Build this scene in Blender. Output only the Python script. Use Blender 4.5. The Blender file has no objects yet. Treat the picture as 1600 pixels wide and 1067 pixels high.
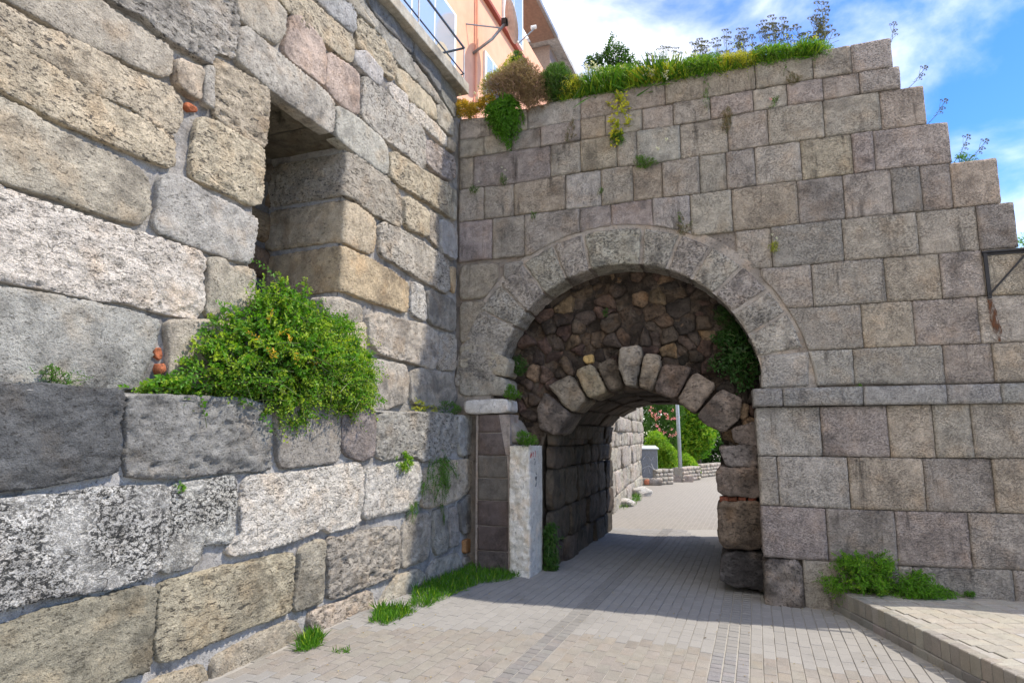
import bpy, math, random
import numpy as np
from mathutils import Matrix, Vector
random.seed(7); rng = np.random.default_rng(11)
S = bpy.context.scene
PI = math.pi
# ------------------------------------------------------------------ camera, sky, sun, exposure
F = 1000.0; PITCH = math.atan(146.5 / F); H = 1.65
cd = bpy.data.cameras.new('camera'); cam = bpy.data.objects.new('camera', cd)
S.collection.objects.link(cam); S.camera = cam
cam.location = (0, 0, H); cam.rotation_euler = (PI / 2 + PITCH, 0, 0)
cd.sensor_width = 36; cd.sensor_fit = 'HORIZONTAL'; cd.lens = 36 * F / 1600
cd.clip_start = .05; cd.clip_end = 3000
SUN = Vector((.73, 0.0, 1)).normalized()
elev = math.asin(SUN.z)
W = bpy.data.worlds.new('World'); S.world = W; W.use_nodes = True
nt = W.node_tree; nt.nodes.clear()
def N(t, ty, **k):
    n = t.nodes.new(ty)
    for a, b in k.items():
        if a == 'op': n.operation = b
        else: setattr(n, a, b)
    return n
out = N(nt, 'ShaderNodeOutputWorld'); bg = N(nt, 'ShaderNodeBackground'); bg.inputs[1].default_value = .15
sky = N(nt, 'ShaderNodeTexSky', sky_type='NISHITA', sun_disc=False, sun_elevation=elev, sun_rotation=PI / 2,
        air_density=1.0, dust_density=.3, ozone_density=3.0)
tc = N(nt, 'ShaderNodeTexCoord')
mp = N(nt, 'ShaderNodeMapping'); mp.inputs['Scale'].default_value = (1, 1, 1.7); mp.inputs['Location'].default_value = (.37, .1, .25)
n1 = N(nt, 'ShaderNodeTexNoise'); n1.inputs['Scale'].default_value = 3.6; n1.inputs['Detail'].default_value = 9; n1.inputs['Roughness'].default_value = .55
n1.inputs['Distortion'].default_value = .25
sep = N(nt, 'ShaderNodeSeparateXYZ')
nt.links.new(tc.outputs['Generated'], mp.inputs[0]); nt.links.new(mp.outputs[0], n1.inputs['Vector'])
nt.links.new(tc.outputs['Generated'], sep.inputs[0])
ma = N(nt, 'ShaderNodeMath', op='MULTIPLY_ADD'); ma.inputs[1].default_value = -.40; ma.inputs[2].default_value = .17   # more cloud towards -x
nt.links.new(sep.outputs[0], ma.inputs[0])
ad = N(nt, 'ShaderNodeMath', op='ADD'); nt.links.new(n1.outputs['Fac'], ad.inputs[0]); nt.links.new(ma.outputs[0], ad.inputs[1])
rp = N(nt, 'ShaderNodeMapRange'); rp.interpolation_type = 'SMOOTHSTEP'
rp.inputs['From Min'].default_value = .40; rp.inputs['From Max'].default_value = .80
nt.links.new(ad.outputs[0], rp.inputs['Value'])
mx = N(nt, 'ShaderNodeMix', data_type='RGBA'); mx.inputs['B'].default_value = (6.3, 6.25, 6.2, 1)
hsv = N(nt, 'ShaderNodeHueSaturation'); hsv.inputs['Hue'].default_value = .512; hsv.inputs["Saturation"].default_value = 1.35; hsv.inputs['Value'].default_value = .82
nt.links.new(sky.outputs[0], hsv.inputs['Color'])
nt.links.new(rp.outputs[0], mx.inputs['Factor']); nt.links.new(hsv.outputs[0], mx.inputs['A'])
nt.links.new(mx.outputs['Result'], bg.inputs[0]); nt.links.new(bg.outputs[0], out.inputs[0])
sl = bpy.data.lights.new('sun', 'SUN'); sl.energy = 2.7; sl.angle = math.radians(.6); sl.color = (1, .91, .77)
so = bpy.data.objects.new('sun', sl); S.collection.objects.link(so)
so.rotation_euler = SUN.to_track_quat('Z', 'Y').to_euler(); so.location = (20, 0, 30)
S.render.engine = 'CYCLES'
vs = S.view_settings; S.display_settings.display_device = 'sRGB'
vs.view_transform = 'Standard'; vs.look = 'None'; vs.gamma = 1; vs.exposure = 1.2; vs.use_curve_mapping = False
# ------------------------------------------------------------------ projection helpers (photo pixel -> point on a real plane)
cP, sP = math.cos(PITCH), math.sin(PITCH)
CAM = np.array([0, 0, H])
def ray(u, v):
    x = (u - 800) / F; z = -(v - 533.5) / F
    return np.array([x, cP - z * sP, sP + z * cP])
def gz(x): return -.05 * (min(max(x, -1.5), 2.5) + 1.5)
def gzn(x): return -.05 * (np.clip(x, -1.5, 2.5) + 1.5)
def ground(u, v, z=None):
    zz = -.1 if z is None else z
    for _ in range(6):
        d = ray(u, v); p = CAM + d * ((zz - H) / d[2])
        if z is not None: break
        zz = gz(p[0])
    return p
class Fr:
    def __init__(s, o, ang):
        s.o = np.array(o, float); s.ang = ang
        s.x = np.array([math.cos(ang), math.sin(ang), 0]); s.n = np.array([math.sin(ang), -math.cos(ang), 0])
    def un(s, u, v, off=0):
        d = ray(u, v); t = ((s.o + s.n * off - CAM) @ s.n) / (d @ s.n); p = CAM + d * t - s.o
        return np.array([p @ s.x, p[2] - 0])
    def w(s, a, z, off=0):
        a = np.asarray(a, float); z = np.asarray(z, float); off = np.asarray(off, float)
        return s.o + a[..., None] * s.x + off[..., None] * s.n + z[..., None] * np.array([0, 0, 1.])
def V3(x, y, z): return np.array([x, y, z], float)
YL = math.atan2(.38, 1.0107)
o_ = ground(530, 970, 0)
L = Fr(o_, PI / 2 - YL)
SB = -.20
ac_, _ = L.un(715, 600, SB)
corner = L.o + L.x * ac_ + L.n * SB; corner[2] = 0
R = Fr(corner, -math.radians(19))
# ------------------------------------------------------------------ numpy noise
_p = rng.permutation(256); _p = np.concatenate([_p, _p]); _g = rng.normal(size=(256, 3)); _g /= np.linalg.norm(_g, axis=1)[:, None]
def pn(P):
    i = np.floor(P).astype(int); f = P - i; i &= 255; u = f * f * f * (f * (f * 6 - 15) + 10)
    def g(dx, dy, dz):
        h = _p[_p[_p[(i[:, 0] + dx) & 255] + ((i[:, 1] + dy) & 255)] + ((i[:, 2] + dz) & 255)]
        return ((f - np.array([dx, dy, dz])) * _g[h]).sum(1)
    l = lambda a, b, t: a + (b - a) * t
    return l(l(l(g(0,0,0), g(1,0,0), u[:,0]), l(g(0,1,0), g(1,1,0), u[:,0]), u[:,1]),
             l(l(g(0,0,1), g(1,0,1), u[:,0]), l(g(0,1,1), g(1,1,1), u[:,0]), u[:,1]), u[:,2])
def fbm(P, o=3):
    r = 0; a = 1.
    for k in range(o): r = r + a * pn(P * 2 ** k + 17.3 * k); a *= .5
    return r
# ------------------------------------------------------------------ mesh / object helpers
def mesh(name, V, Fq, smooth=True, tint=None):
    V = np.asarray(V, np.float32).reshape(-1, 3); me = bpy.data.meshes.new(name)
    if isinstance(Fq, np.ndarray): Fs = [Fq]
    else: Fs = [np.array([f for f in Fq if len(f) == k]) for k in sorted({len(f) for f in Fq})]
    nl = sum(f.size for f in Fs); npo = sum(len(f) for f in Fs)
    me.vertices.add(len(V)); me.vertices.foreach_set('co', V.ravel())
    me.loops.add(nl); me.loops.foreach_set('vertex_index', np.concatenate([f.ravel() for f in Fs]).astype(np.int32))
    me.polygons.add(npo); tot = np.concatenate([np.full(len(f), f.shape[1]) for f in Fs]); st = np.concatenate([[0], np.cumsum(tot)[:-1]])
    me.polygons.foreach_set('loop_start', st.astype(np.int32)); me.polygons.foreach_set('loop_total', tot.astype(np.int32))
    me.polygons.foreach_set('use_smooth', np.full(npo, smooth))
    if tint is not None:
        at = me.attributes.new('tint', 'FLOAT', 'POINT'); at.data.foreach_set('value', np.asarray(tint, np.float32))
    me.update(calc_edges=True); me.validate()
    return me
def link(name, me, mat=None, parent=None, loc=None, col=None, kind=None):
    o = bpy.data.objects.new(name, me); S.collection.objects.link(o)
    if mat is not None and me is not None and not me.materials: me.materials.append(mat)
    if parent: o.parent = parent
    if loc is not None: o.location = loc
    if col is not None: o.color = (*col, 1) if len(col) == 3 else col
    if kind: o['kind'] = kind
    return o
def thing(name, label, cat, loc=(0, 0, 0), rz=0, group=None):
    o = bpy.data.objects.new(name, None); S.collection.objects.link(o); o.empty_display_size = .1
    o.location = loc; o.rotation_euler = (0, 0, rz); o['label'] = label; o['category'] = cat
    if group: o['group'] = group
    return o
def tag(o, label, cat, group=None):
    o['label'] = label; o['category'] = cat
    if group: o['group'] = group
    return o
class MB:
    def __init__(s): s.v = []; s.f = []; s.n = 0
    def add(s, V, Fl):
        V = np.asarray(V, float).reshape(-1, 3); s.v.append(V)
        s.f += [tuple(int(i) + s.n for i in f) for f in Fl]; s.n += len(V)
    def box(s, x0, x1, y0, y1, z0, z1, M=None):
        v = np.array([(x, y, z) for x in (x0, x1) for y in (y0, y1) for z in (z0, z1)], float)
        if M is not None: v = v @ np.asarray(M)[:3, :3].T + np.asarray(M)[:3, 3]
        s.add(v, [(0,1,3,2),(4,6,7,5),(0,4,5,1),(2,3,7,6),(0,2,6,4),(1,5,7,3)])
    def tube(s, pts, r, k=6, cap=True):
        pts = [Vector(p) for p in pts]; rs = r if hasattr(r, '__len__') else [r] * len(pts); V = []
        for i, p in enumerate(pts):
            d = (pts[min(i + 1, len(pts) - 1)] - pts[max(i - 1, 0)]).normalized()
            u = d.cross(Vector((.3, .1, 1)) if abs(d.z) < .9 else Vector((1, 0, 0))).normalized(); w = d.cross(u)
            for j in range(k):
                t = 2 * PI * j / k; V.append(p + (u * math.cos(t) + w * math.sin(t)) * rs[i])
        Fl = [(i*k+j, i*k+(j+1) % k, (i+1)*k+(j+1) % k, (i+1)*k+j) for i in range(len(pts)-1) for j in range(k)]
        if cap: Fl += [tuple(range(k))[::-1], tuple((len(pts)-1)*k + j for j in range(k))]
        s.add([tuple(v) for v in V], Fl)
    def obj(s, name, mat, parent=None, smooth=False, **k):
        return link(name, mesh(name, np.concatenate(s.v), s.f, smooth), mat, parent, **k)
def bevelobj(o, w=.01, seg=2):
    m = o.modifiers.new('bevel', 'BEVEL'); m.width = w; m.segments = seg; m.limit_method = 'ANGLE'; return o
# ------------------------------------------------------------------ materials
def mat_new(name):
    m = bpy.data.materials.new(name); m.use_nodes = True; t = m.node_tree; t.nodes.clear()
    o = N(t, 'ShaderNodeOutputMaterial'); b = N(t, 'ShaderNodeBsdfPrincipled'); t.links.new(b.outputs[0], o.inputs[0])
    b.inputs['Roughness'].default_value = .9; b.inputs['Specular IOR Level'].default_value = .25
    return m, t, b
def noise(t, vec, scale, detail=4, rough=.55, dist=0):
    n = N(t, 'ShaderNodeTexNoise'); n.inputs['Scale'].default_value = scale; n.inputs['Detail'].default_value = detail
    n.inputs['Roughness'].default_value = rough; n.inputs['Distortion'].default_value = dist; t.links.new(vec, n.inputs['Vector']); return n.outputs['Fac']
def mrange(t, v, a, b, c=0., d=1., sm=True):
    n = N(t, 'ShaderNodeMapRange'); n.interpolation_type = 'SMOOTHSTEP' if sm else 'LINEAR'
    for k, x in zip(('From Min', 'From Max', 'To Min', 'To Max'), (a, b, c, d)): n.inputs[k].default_value = x
    t.links.new(v, n.inputs['Value']); return n.outputs[0]
def math_(t, op, a, b):
    n = N(t, 'ShaderNodeMath', op=op)
    for i, x in enumerate((a, b)):
        if isinstance(x, (int, float)): n.inputs[i].default_value = x
        else: t.links.new(x, n.inputs[i])
    return n.outputs[0]
def mixc(t, f, A, B, mode='MIX'):
    n = N(t, 'ShaderNodeMix', data_type='RGBA', blend_type=mode)
    for k, x in (('Factor', f), ('A', A), ('B', B)):
        s = n.inputs[k] if k == 'Factor' else [i for i in n.inputs if i.name == k and i.type == 'RGBA'][0]
        if isinstance(x, (int, float)): s.default_value = x
        elif isinstance(x, tuple): s.default_value = (*x, 1) if len(x) == 3 else x
        else: t.links.new(x, s)
    return [o for o in n.outputs if o.type == 'RGBA'][0]
def coords(t, stretch=(1, 1, 1), rand=True):
    c = N(t, 'ShaderNodeTexCoord'); oi = N(t, 'ShaderNodeObjectInfo')
    m = N(t, 'ShaderNodeMapping'); m.inputs['Scale'].default_value = stretch
    if rand:
        mu = N(t, 'ShaderNodeVectorMath', op='SCALE'); cx = N(t, 'ShaderNodeCombineXYZ')
        for i in range(3): t.links.new(oi.outputs['Random'], cx.inputs[i])
        t.links.new(cx.outputs[0], mu.inputs[0]); mu.inputs['Scale'].default_value = 37.
        av = N(t, 'ShaderNodeVectorMath', op='ADD'); t.links.new(c.outputs['Object'], av.inputs[0]); t.links.new(mu.outputs[0], av.inputs[1])
        t.links.new(av.outputs[0], m.inputs[0]); plain = av.outputs[0]
    else: t.links.new(c.outputs['Object'], m.inputs[0]); plain = c.outputs['Object']
    return m.outputs[0], plain, oi
def stone_mat(name, pit=24, pitamt=.5, lo=.50, hi=.60, stretch=(.45, 1, 1.5), dirt=.6, dirtlo=.5, warm=.35, fine=150, bump=.5, bdist=.02,
              finebump=.25, dark=(.05, .047, .045), stainsc=2.2, colvar=.35, rough=26, streak=0., crack=0.):
    m, t, b = mat_new(name); sv, pv, oi = coords(t, stretch)
    base = oi.outputs['Color']
    f = noise(t, pv, 9, 5, .65)                                       # mottling
    mot = mrange(t, f, .3, .72, 1 - colvar, 1 + colvar * .55, False)
    vm = N(t, 'ShaderNodeVectorMath', op='SCALE'); t.links.new(base, vm.inputs[0]); t.links.new(mot, vm.inputs['Scale'])
    c = vm.outputs[0]
    wv = mrange(t, noise(t, pv, 4.3, 3, .5), .48, .75)
    c = mixc(t, math_(t, 'MULTIPLY', wv, warm), c, mixc(t, 1., c, (1.18, .92, .66), 'MULTIPLY'))
    st = mrange(t, noise(t, pv, stainsc, 6, .62, .4), dirtlo, dirtlo + .17)     # lichen / soot stains
    c = mixc(t, math_(t, 'MULTIPLY', st, dirt), c, mixc(t, 1., c, (.30, .30, .31), 'MULTIPLY'))
    if streak:
        ms = N(t, 'ShaderNodeMapping'); ms.inputs['Scale'].default_value = (5, 5, .55); t.links.new(pv, ms.inputs[0])
        sk = math_(t, 'MULTIPLY', mrange(t, noise(t, ms.outputs[0], 1.6, 6, .7, .2), .52, .70), mrange(t, noise(t, pv, 1.2, 3, .5), .42, .62))
        c = mixc(t, math_(t, 'MULTIPLY', sk, streak), c, mixc(t, 1., c, (.22, .215, .21), 'MULTIPLY'))
    g = mrange(t, noise(t, pv, fine * .75, 4, .7), .28, .72, .68, 1.3, False)
    vm2 = N(t, 'ShaderNodeVectorMath', op='SCALE'); t.links.new(c, vm2.inputs[0]); t.links.new(g, vm2.inputs['Scale']); c = vm2.outputs[0]
    pn_ = noise(t, sv, pit, 6, .7, .15); pm = math_(t, 'MAXIMUM', mrange(t, pn_, lo, hi), math_(t, 'MULTIPLY', mrange(t, noise(t, sv, pit * 2.3, 4, .65, 0), lo + .03, hi + .03), .7))
    area = mrange(t, noise(t, pv, 3.1, 3, .5), .36, .56)
    pf = math_(t, 'MULTIPLY', pm, math_(t, 'MULTIPLY_ADD', area, .75)) if False else math_(t, 'MULTIPLY', pm, mrange(t, noise(t, pv, 3.1, 3, .5), .36, .56, .35, 1.))
    c = mixc(t, math_(t, 'MULTIPLY', pf, pitamt), c, dark)
    if crack:
        vo = N(t, 'ShaderNodeTexVoronoi', feature='DISTANCE_TO_EDGE'); vo.inputs['Scale'].default_value = 5.5
        mk = N(t, 'ShaderNodeMapping'); mk.inputs['Scale'].default_value = (.8, 1, 2.1); nv = N(t, 'ShaderNodeTexNoise'); nv.inputs['Scale'].default_value = 6; nv.inputs['Detail'].default_value = 5
        t.links.new(pv, nv.inputs['Vector']); t.links.new(mixc(t, .16, pv, nv.outputs['Color']), mk.inputs[0]); t.links.new(mk.outputs[0], vo.inputs['Vector'])
        ck = math_(t, 'MULTIPLY', mrange(t, vo.outputs['Distance'], .004, .022, 1., 0.), mrange(t, noise(t, pv, 3.3, 4, .6), .48, .58))
        c = mixc(t, math_(t, 'MULTIPLY', ck, crack), c, dark); pf = math_(t, 'MAXIMUM', pf, ck)
    t.links.new(c, b.inputs['Base Color'])
    hgt = math_(t, 'SUBTRACT', math_(t, 'MULTIPLY', noise(t, pv, rough, 7, .68), .9), math_(t, 'MULTIPLY', pf, .7))
    hgt = math_(t, 'ADD', hgt, math_(t, 'MULTIPLY', noise(t, pv, fine, 3, .6), finebump))
    bp = N(t, 'ShaderNodeBump'); bp.inputs['Strength'].default_value = bump; bp.inputs['Distance'].default_value = bdist
    t.links.new(hgt, bp.inputs['Height']); t.links.new(bp.outputs[0], b.inputs['Normal'])
    return m
M = {}
M['pitted'] = stone_mat('pitted_sandstone', 38, .88, .56, .60, (.55, 1, 1.3), dirt=.35, bump=1., bdist=.03)
M['striated'] = stone_mat('striated_sandstone', 30, .85, .565, .61, (.5, 1, 1.5), dirt=.4, bump=1., bdist=.045, rough=18)
M['smooth'] = stone_mat('smooth_sandstone', 44, .55, .585, .64, (.6, 1, 1.3), dirt=.62, dirtlo=.50, bump=1., bdist=.028)
M['travertine'] = stone_mat('travertine', 46, .8, .565, .61, (.5, 1, 1.2), dirt=.3, dirtlo=.55, warm=.35, bump=1., bdist=.045, dark=(.12, .115, .11), colvar=.25, crack=.5)
M['travertine_dark'] = stone_mat('weathered_travertine', 44, .93, .52, .545, (.7, 1, 1.1), dirt=.45, dirtlo=.45, warm=.1, bump=1., bdist=.05, dark=(.02, .022, .024), colvar=.3, crack=.9)
M['ashlar'] = stone_mat('tooled_ashlar', 80, .42, .53, .60, (.55, 1, 1.3), dirt=.55, dirtlo=.52, warm=.3, fine=240, bump=1., bdist=.028, finebump=.3, stainsc=1.5, colvar=.34, rough=75, streak=.8)
M['voussoir'] = stone_mat('rough_voussoir', 46, .6, .53, .60, (.7, 1, 1), dirt=.6, dirtlo=.47, warm=.25, bump=1., bdist=.035, stainsc=3.5, streak=.5)
M['rubble'] = stone_mat('rubble', 40, .5, .55, .66, (.8, 1, 1), dirt=.85, dirtlo=.43, warm=.6, bump=1., bdist=.04, stainsc=2.0, colvar=.5)
M['tunnel'] = stone_mat('passage_stone', 36, .5, .56, .66, (.6, 1, 1.2), dirt=.75, dirtlo=.45, warm=.5, bump=1., bdist=.03, colvar=.45)
M['marble'] = stone_mat('white_marble', 60, .35, .59, .64, (1, 1, .5), dirt=.3, dirtlo=.54, warm=.4, bump=1., bdist=.03, dark=(.10, .095, .09), colvar=.2, stainsc=4)
M['brown'] = stone_mat('brown_tooled_block', 110, .45, .52, .62, (.7, 1, 1.2), dirt=.4, dirtlo=.52, warm=.3, fine=240, bump=1., bdist=.016, rough=80)
M['mortar'] = stone_mat('lime_mortar', 30, .2, .60, .70, (1, 1, 1), dirt=.65, dirtlo=.48, warm=.2, fine=190, bump=1., bdist=.025, colvar=.3)
M['mortar_pink'] = stone_mat('pinkish_mortar', 40, .3, .58, .68, (1, 1, 1), dirt=.55, dirtlo=.50, warm=.4, fine=190, bump=1., bdist=.02, colvar=.25)
M['brickred'] = stone_mat('old_brick', 40, .4, .55, .65, (1, 1, 1), dirt=.3, warm=.2, bump=.8, bdist=.01)
M['concrete'] = stone_mat('old_concrete', 40, .2, .60, .68, (1, 1, 1), dirt=.6, dirtlo=.48, warm=.3, bump=.5, bdist=.01)
M['paver'] = stone_mat('concrete_paver', 90, .25, .56, .64, (1, 1, 1), dirt=.3, dirtlo=.55, warm=.2, fine=260, bump=.5, bdist=.006, colvar=.14, stainsc=1.3, rough=60)
# ------------------------------------------------------------------ stones
def chaikin(p, it=1, f=.25):
    for _ in range(it):
        q = np.roll(p, -1, 0); p = np.stack([p * (1 - f) + q * f, p * f + q * (1 - f)], 1).reshape(-1, 2)
    return p
def resample(p, n, closed=False):
    if closed: p = np.vstack([p, p[:1]])
    s = np.concatenate([[0], np.cumsum(np.linalg.norm(np.diff(p, axis=0), axis=1))])
    if s[-1] == 0: s = np.linspace(0, 1, len(p))
    t = np.linspace(0, s[-1], n + (1 if closed else 0))
    q = np.stack([np.interp(t, s, p[:, 0]), np.interp(t, s, p[:, 1])], 1)
    return q[:-1] if closed else q
def stone(name, poly, parent, mat, col, off=0., res=.03, r=.03, amp=.008, amp2=.004, depth=.10, wob=.01, gap=.012, bulge=.01,
          smooth_it=1, bend=None, rings=1, curve=None, rr=.04, label=None, frq=(4., 16.), sx=1.):
    """poly: wall-plane (a, z) outline. Builds one rounded block whose face stands at `off`; local axes a, into-wall, up."""
    p = np.array(poly, float)
    area = .5 * np.sum(p[:, 0] * np.roll(p[:, 1], -1) - np.roll(p[:, 0], -1) * p[:, 1])
    if area < 0: p = p[::-1]
    if smooth_it: p = chaikin(p, smooth_it, .13)
    b = resample(p, 140, True)
    d = np.roll(b, -2, 0) - np.roll(b, 2, 0); nn = np.stack([-d[:, 1], d[:, 0]], 1); nn /= np.linalg.norm(nn, axis=1)[:, None] + 1e-9
    b = b + nn * gap
    lo, hi = b.min(0), b.max(0); q = (b - lo) / (hi - lo + 1e-9)
    ci = [int(np.argmax(s0 * q[:, 0] + s1 * q[:, 1])) for s0, s1 in ((-1, -1), (1, -1), (1, 1), (-1, 1))]
    if len(set(ci)) < 4: ci = [0, 35, 70, 105]
    b = np.roll(b, -ci[0], 0); ci = [(c - ci[0]) % 140 for c in ci]
    if not (ci[0] < ci[1] < ci[2] < ci[3]): ci = [0, 35, 70, 105]
    B = b[ci[0]:ci[1] + 1]; Rr = b[ci[1]:ci[2] + 1]; T = b[ci[2]:ci[3] + 1][::-1]; Lf = np.vstack([b[ci[3]:], b[:1]])[::-1]
    wdt = hi[0] - lo[0]; hgt = hi[1] - lo[1]
    nx = int(min(max(wdt / res, 4), 130)); nz = int(min(max(hgt / res, 4), 70))
    def par(n): t = np.linspace(0, 1, n + 1); return .72 * t + .28 * (.5 - .5 * np.cos(PI * t))
    def at(P_, t):
        s = np.concatenate([[0], np.cumsum(np.linalg.norm(np.diff(P_, axis=0), axis=1))]); s /= s[-1]
        return np.stack([np.interp(t, s, P_[:, 0]), np.interp(t, s, P_[:, 1])], 1)
    s_, t_ = par(nx), par(nz); Bs, Ts, Ls, Rs = at(B, s_), at(T, s_), at(Lf, t_), at(Rr, t_)
    s2, t2 = s_[None, :, None], t_[:, None, None]
    G = (1 - t2) * Bs[None] + t2 * Ts[None] + (1 - s2) * Ls[:, None] + s2 * Rs[:, None] - (
        (1 - s2) * (1 - t2) * b[ci[0]] + s2 * (1 - t2) * b[ci[1]] + s2 * t2 * b[ci[2]] + (1 - s2) * t2 * b[ci[3]])
    g = G.reshape(-1, 2); n = len(g)
    e = np.full(n, 9.)
    for k in range(0, 140, 2): e = np.minimum(e, np.hypot(g[:, 0] - b[k, 0], g[:, 1] - b[k, 1]))
    sd = rng.uniform(0, 90)
    P3 = np.stack([g[:, 0] * sx, g[:, 1], np.full(n, sd)], 1)
    if wob:
        g = g + wob * np.stack([fbm(P3 * 7 + 5, 2), fbm(P3 * 7 + 50, 2)], 1)
    e2 = np.where(e < 1e-4, 0, np.clip(e + .45 * r * fbm(P3 * 11 + 9, 3) * np.clip(e / r, 0, 1), 0, None)); k = np.clip(e2 / r, 0, 1); h = -r * (1 - np.sqrt(np.clip(1 - (1 - k) ** 2, 0, 1)))
    h = h + bulge * np.clip(e2 / max(.3 * min(wdt, hgt), .01), 0, 1) ** .7
    if amp: h = h + amp * fbm(P3 * frq[0], 3) * 1.4
    if amp2: h = h - amp2 * np.clip(fbm(P3 * np.array([frq[1] * .7, frq[1] * 1.25, 1]) + 31, 3), -.15, 1) * 2.2 * np.clip(e / .02, .2, 1)
    idx = np.arange(n).reshape(nz + 1, nx + 1)
    Fq = np.stack([idx[:-1, :-1], idx[:-1, 1:], idx[1:, 1:], idx[1:, :-1]], -1).reshape(-1, 4)
    bi = np.concatenate([idx[0, :-1], idx[:-1, -1], idx[-1, :0:-1], idx[:0:-1, 0]]); m = len(bi)
    gs, hs, Fs, prev, cnt = [g], [h], [Fq], bi, n
    for q_ in range(1, rings + 1):
        gb = g[bi]; hb = h[bi] * (1 - q_ / rings) - (depth) * q_ / rings
        if q_ < rings:
            gb = gb + .006 * rng.normal(size=gb.shape) * (1 if wob else 0)
        gs.append(gb); hs.append(hb); nw = np.arange(cnt, cnt + m); cnt += m
        Fs.append(np.stack([prev, nw, np.roll(nw, -1), np.roll(prev, -1)], -1)[:, ::1]); prev = nw
    g = np.vstack(gs); h = np.concatenate(hs); Fa = np.vstack(Fs)
    x = g[:, 0].copy(); y = -(off + h); z = g[:, 1]
    if bend is not None:
        dd = x - bend; y0 = -off
        phi = np.clip((dd / rr + 1) / 2, 0, 1) * PI / 2
        px = np.where(dd < -rr, bend, np.where(dd > rr, x, bend + rr - rr * np.cos(phi)))
        py = np.where(dd < -rr, y0 - dd, np.where(dd > rr, y0, y0 + rr - rr * np.sin(phi)))
        x = px - np.cos(phi) * h * (phi < PI / 2 - 1e-6); y = py - np.sin(phi) * h
    V = np.stack([x, y, z], 1)
    if curve is not None: V = curve(V)
    c = V.mean(0)
    ob = link(name, mesh(name, V - c, Fa), mat, parent, loc=c, col=col)
    if label: ob['label'] = label
    return ob
def jit(c, s=.08):
    k = 1 + random.uniform(-s, s); return tuple(min(x * k * (1 + random.uniform(-s * .25, s * .25)), .9) for x in c)
# =================================================================== GROUND
def inside_walls(x, y):
    """True where the paving would lie under a wall."""
    q = np.array([x, y, 0]); dl = (q - L.o) @ L.n; al = (q - L.o) @ L.x
    if dl < .0 and al < ac_ + .3: return True
    d = q - R.o; a, n_ = d @ R.x, d @ R.n
    if n_ < .1 and n_ > -4.95 and not (1.12 < a < 3.72): return True
    if .3 < a < 1.1 and -.4 < n_ < .22: return True
    if 3.4 < a < 3.9 and -.95 < n_ < -.45: return True
    return False
gx = np.array([-900, -60, -1.5, 2.5, 60, 900.]); gy = np.array([-60, 0, 10, 30, 120, 1500.])
gv = np.array([(x, y, gz(x) - .0075) for y in gy for x in gx]); nxg = len(gx)
gf = [(j*nxg+i, j*nxg+i+1, (j+1)*nxg+i+1, (j+1)*nxg+i) for j in range(len(gy)-1) for i in range(nxg-1)]
m, t, b = mat_new('joint_sand'); sv, pv, oi = coords(t, rand=False)
br = N(t, 'ShaderNodeTexBrick'); mpn = N(t, 'ShaderNodeMapping'); mpn.inputs['Rotation'].default_value = (0, 0, -(PI/2 - YL)); t.links.new(pv, mpn.inputs[0])
t.links.new(mpn.outputs[0], br.inputs['Vector']); br.inputs['Scale'].default_value = 1; br.inputs['Brick Width'].default_value = .2; br.inputs['Row Height'].default_value = .1
br.inputs['Mortar Size'].default_value = .005
br.inputs['Color1'].default_value = (.255, .238, .212, 1); br.inputs['Color2'].default_value = (.235, .218, .195, 1); br.inputs['Mortar'].default_value = (.31, .29, .26, 1)
sx_ = N(t, 'ShaderNodeSeparateXYZ'); t.links.new(pv, sx_.inputs[0])
far = mrange(t, sx_.outputs[1], 13.1, 13.2)
nf = mrange(t, noise(t, pv, 40, 4), .3, .7, .85, 1.12, False)
c = mixc(t, far, (.31, .295, .27), br.outputs['Color']); c = mixc(t, 1., c, nf, 'MULTIPLY'); t.links.new(c, b.inputs['Base Color'])
M['sand'] = m
g_o = link('ground', mesh('ground', gv, gf, False), M['sand'], kind='structure')
road = thing('road', 'x', 'x'); del road['label']; del road['category']; road['kind'] = 'structure'
# road pavers: strips along the lane, 20 x 10 cm, running bond; two darker bands of square setts
KX = 3.47                                                            # kerb face
ax = L.x; cx_ = np.array([L.n[0], L.n[1], 0])
PM = {}
def paver_mesh(kind, w, l):
    k = (kind, w, l)
    if k not in PM:
        b_ = .0035; z1, z2 = .0, -.0035
        V = [(-l/2+b_, -w/2+b_, z1), (l/2-b_, -w/2+b_, z1), (l/2-b_, w/2-b_, z1), (-l/2+b_, w/2-b_, z1),
             (-l/2, -w/2, z2), (l/2, -w/2, z2), (l/2, w/2, z2), (-l/2, w/2, z2),
             (-l/2, -w/2, -.05), (l/2, -w/2, -.05), (l/2, w/2, -.05), (-l/2, w/2, -.05)]
        Fl = [(0,1,2,3)] + [(i, 4+i, 4+(i+1) % 4, (i+1) % 4) for i in range(4)] + [(4+i, 8+i, 8+(i+1) % 4, 4+(i+1) % 4) for i in range(4)]
        PM[k] = (V, [tuple(reversed(f)) if i else f for i, f in enumerate(Fl)])
    return PM[k]
def qof(u, v):
    p = ground(u, v); return (p - L.o) @ cx_, (p - L.o) @ ax
dq1 = qof(806, 1062)[0]; dq2 = qof(1108, 1062)[0]
PC = (.245, .228, .205); PD = (.20, .193, .188); PB = (.215, .21, .212)
pav = []
q = -.05; row = 0
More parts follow.
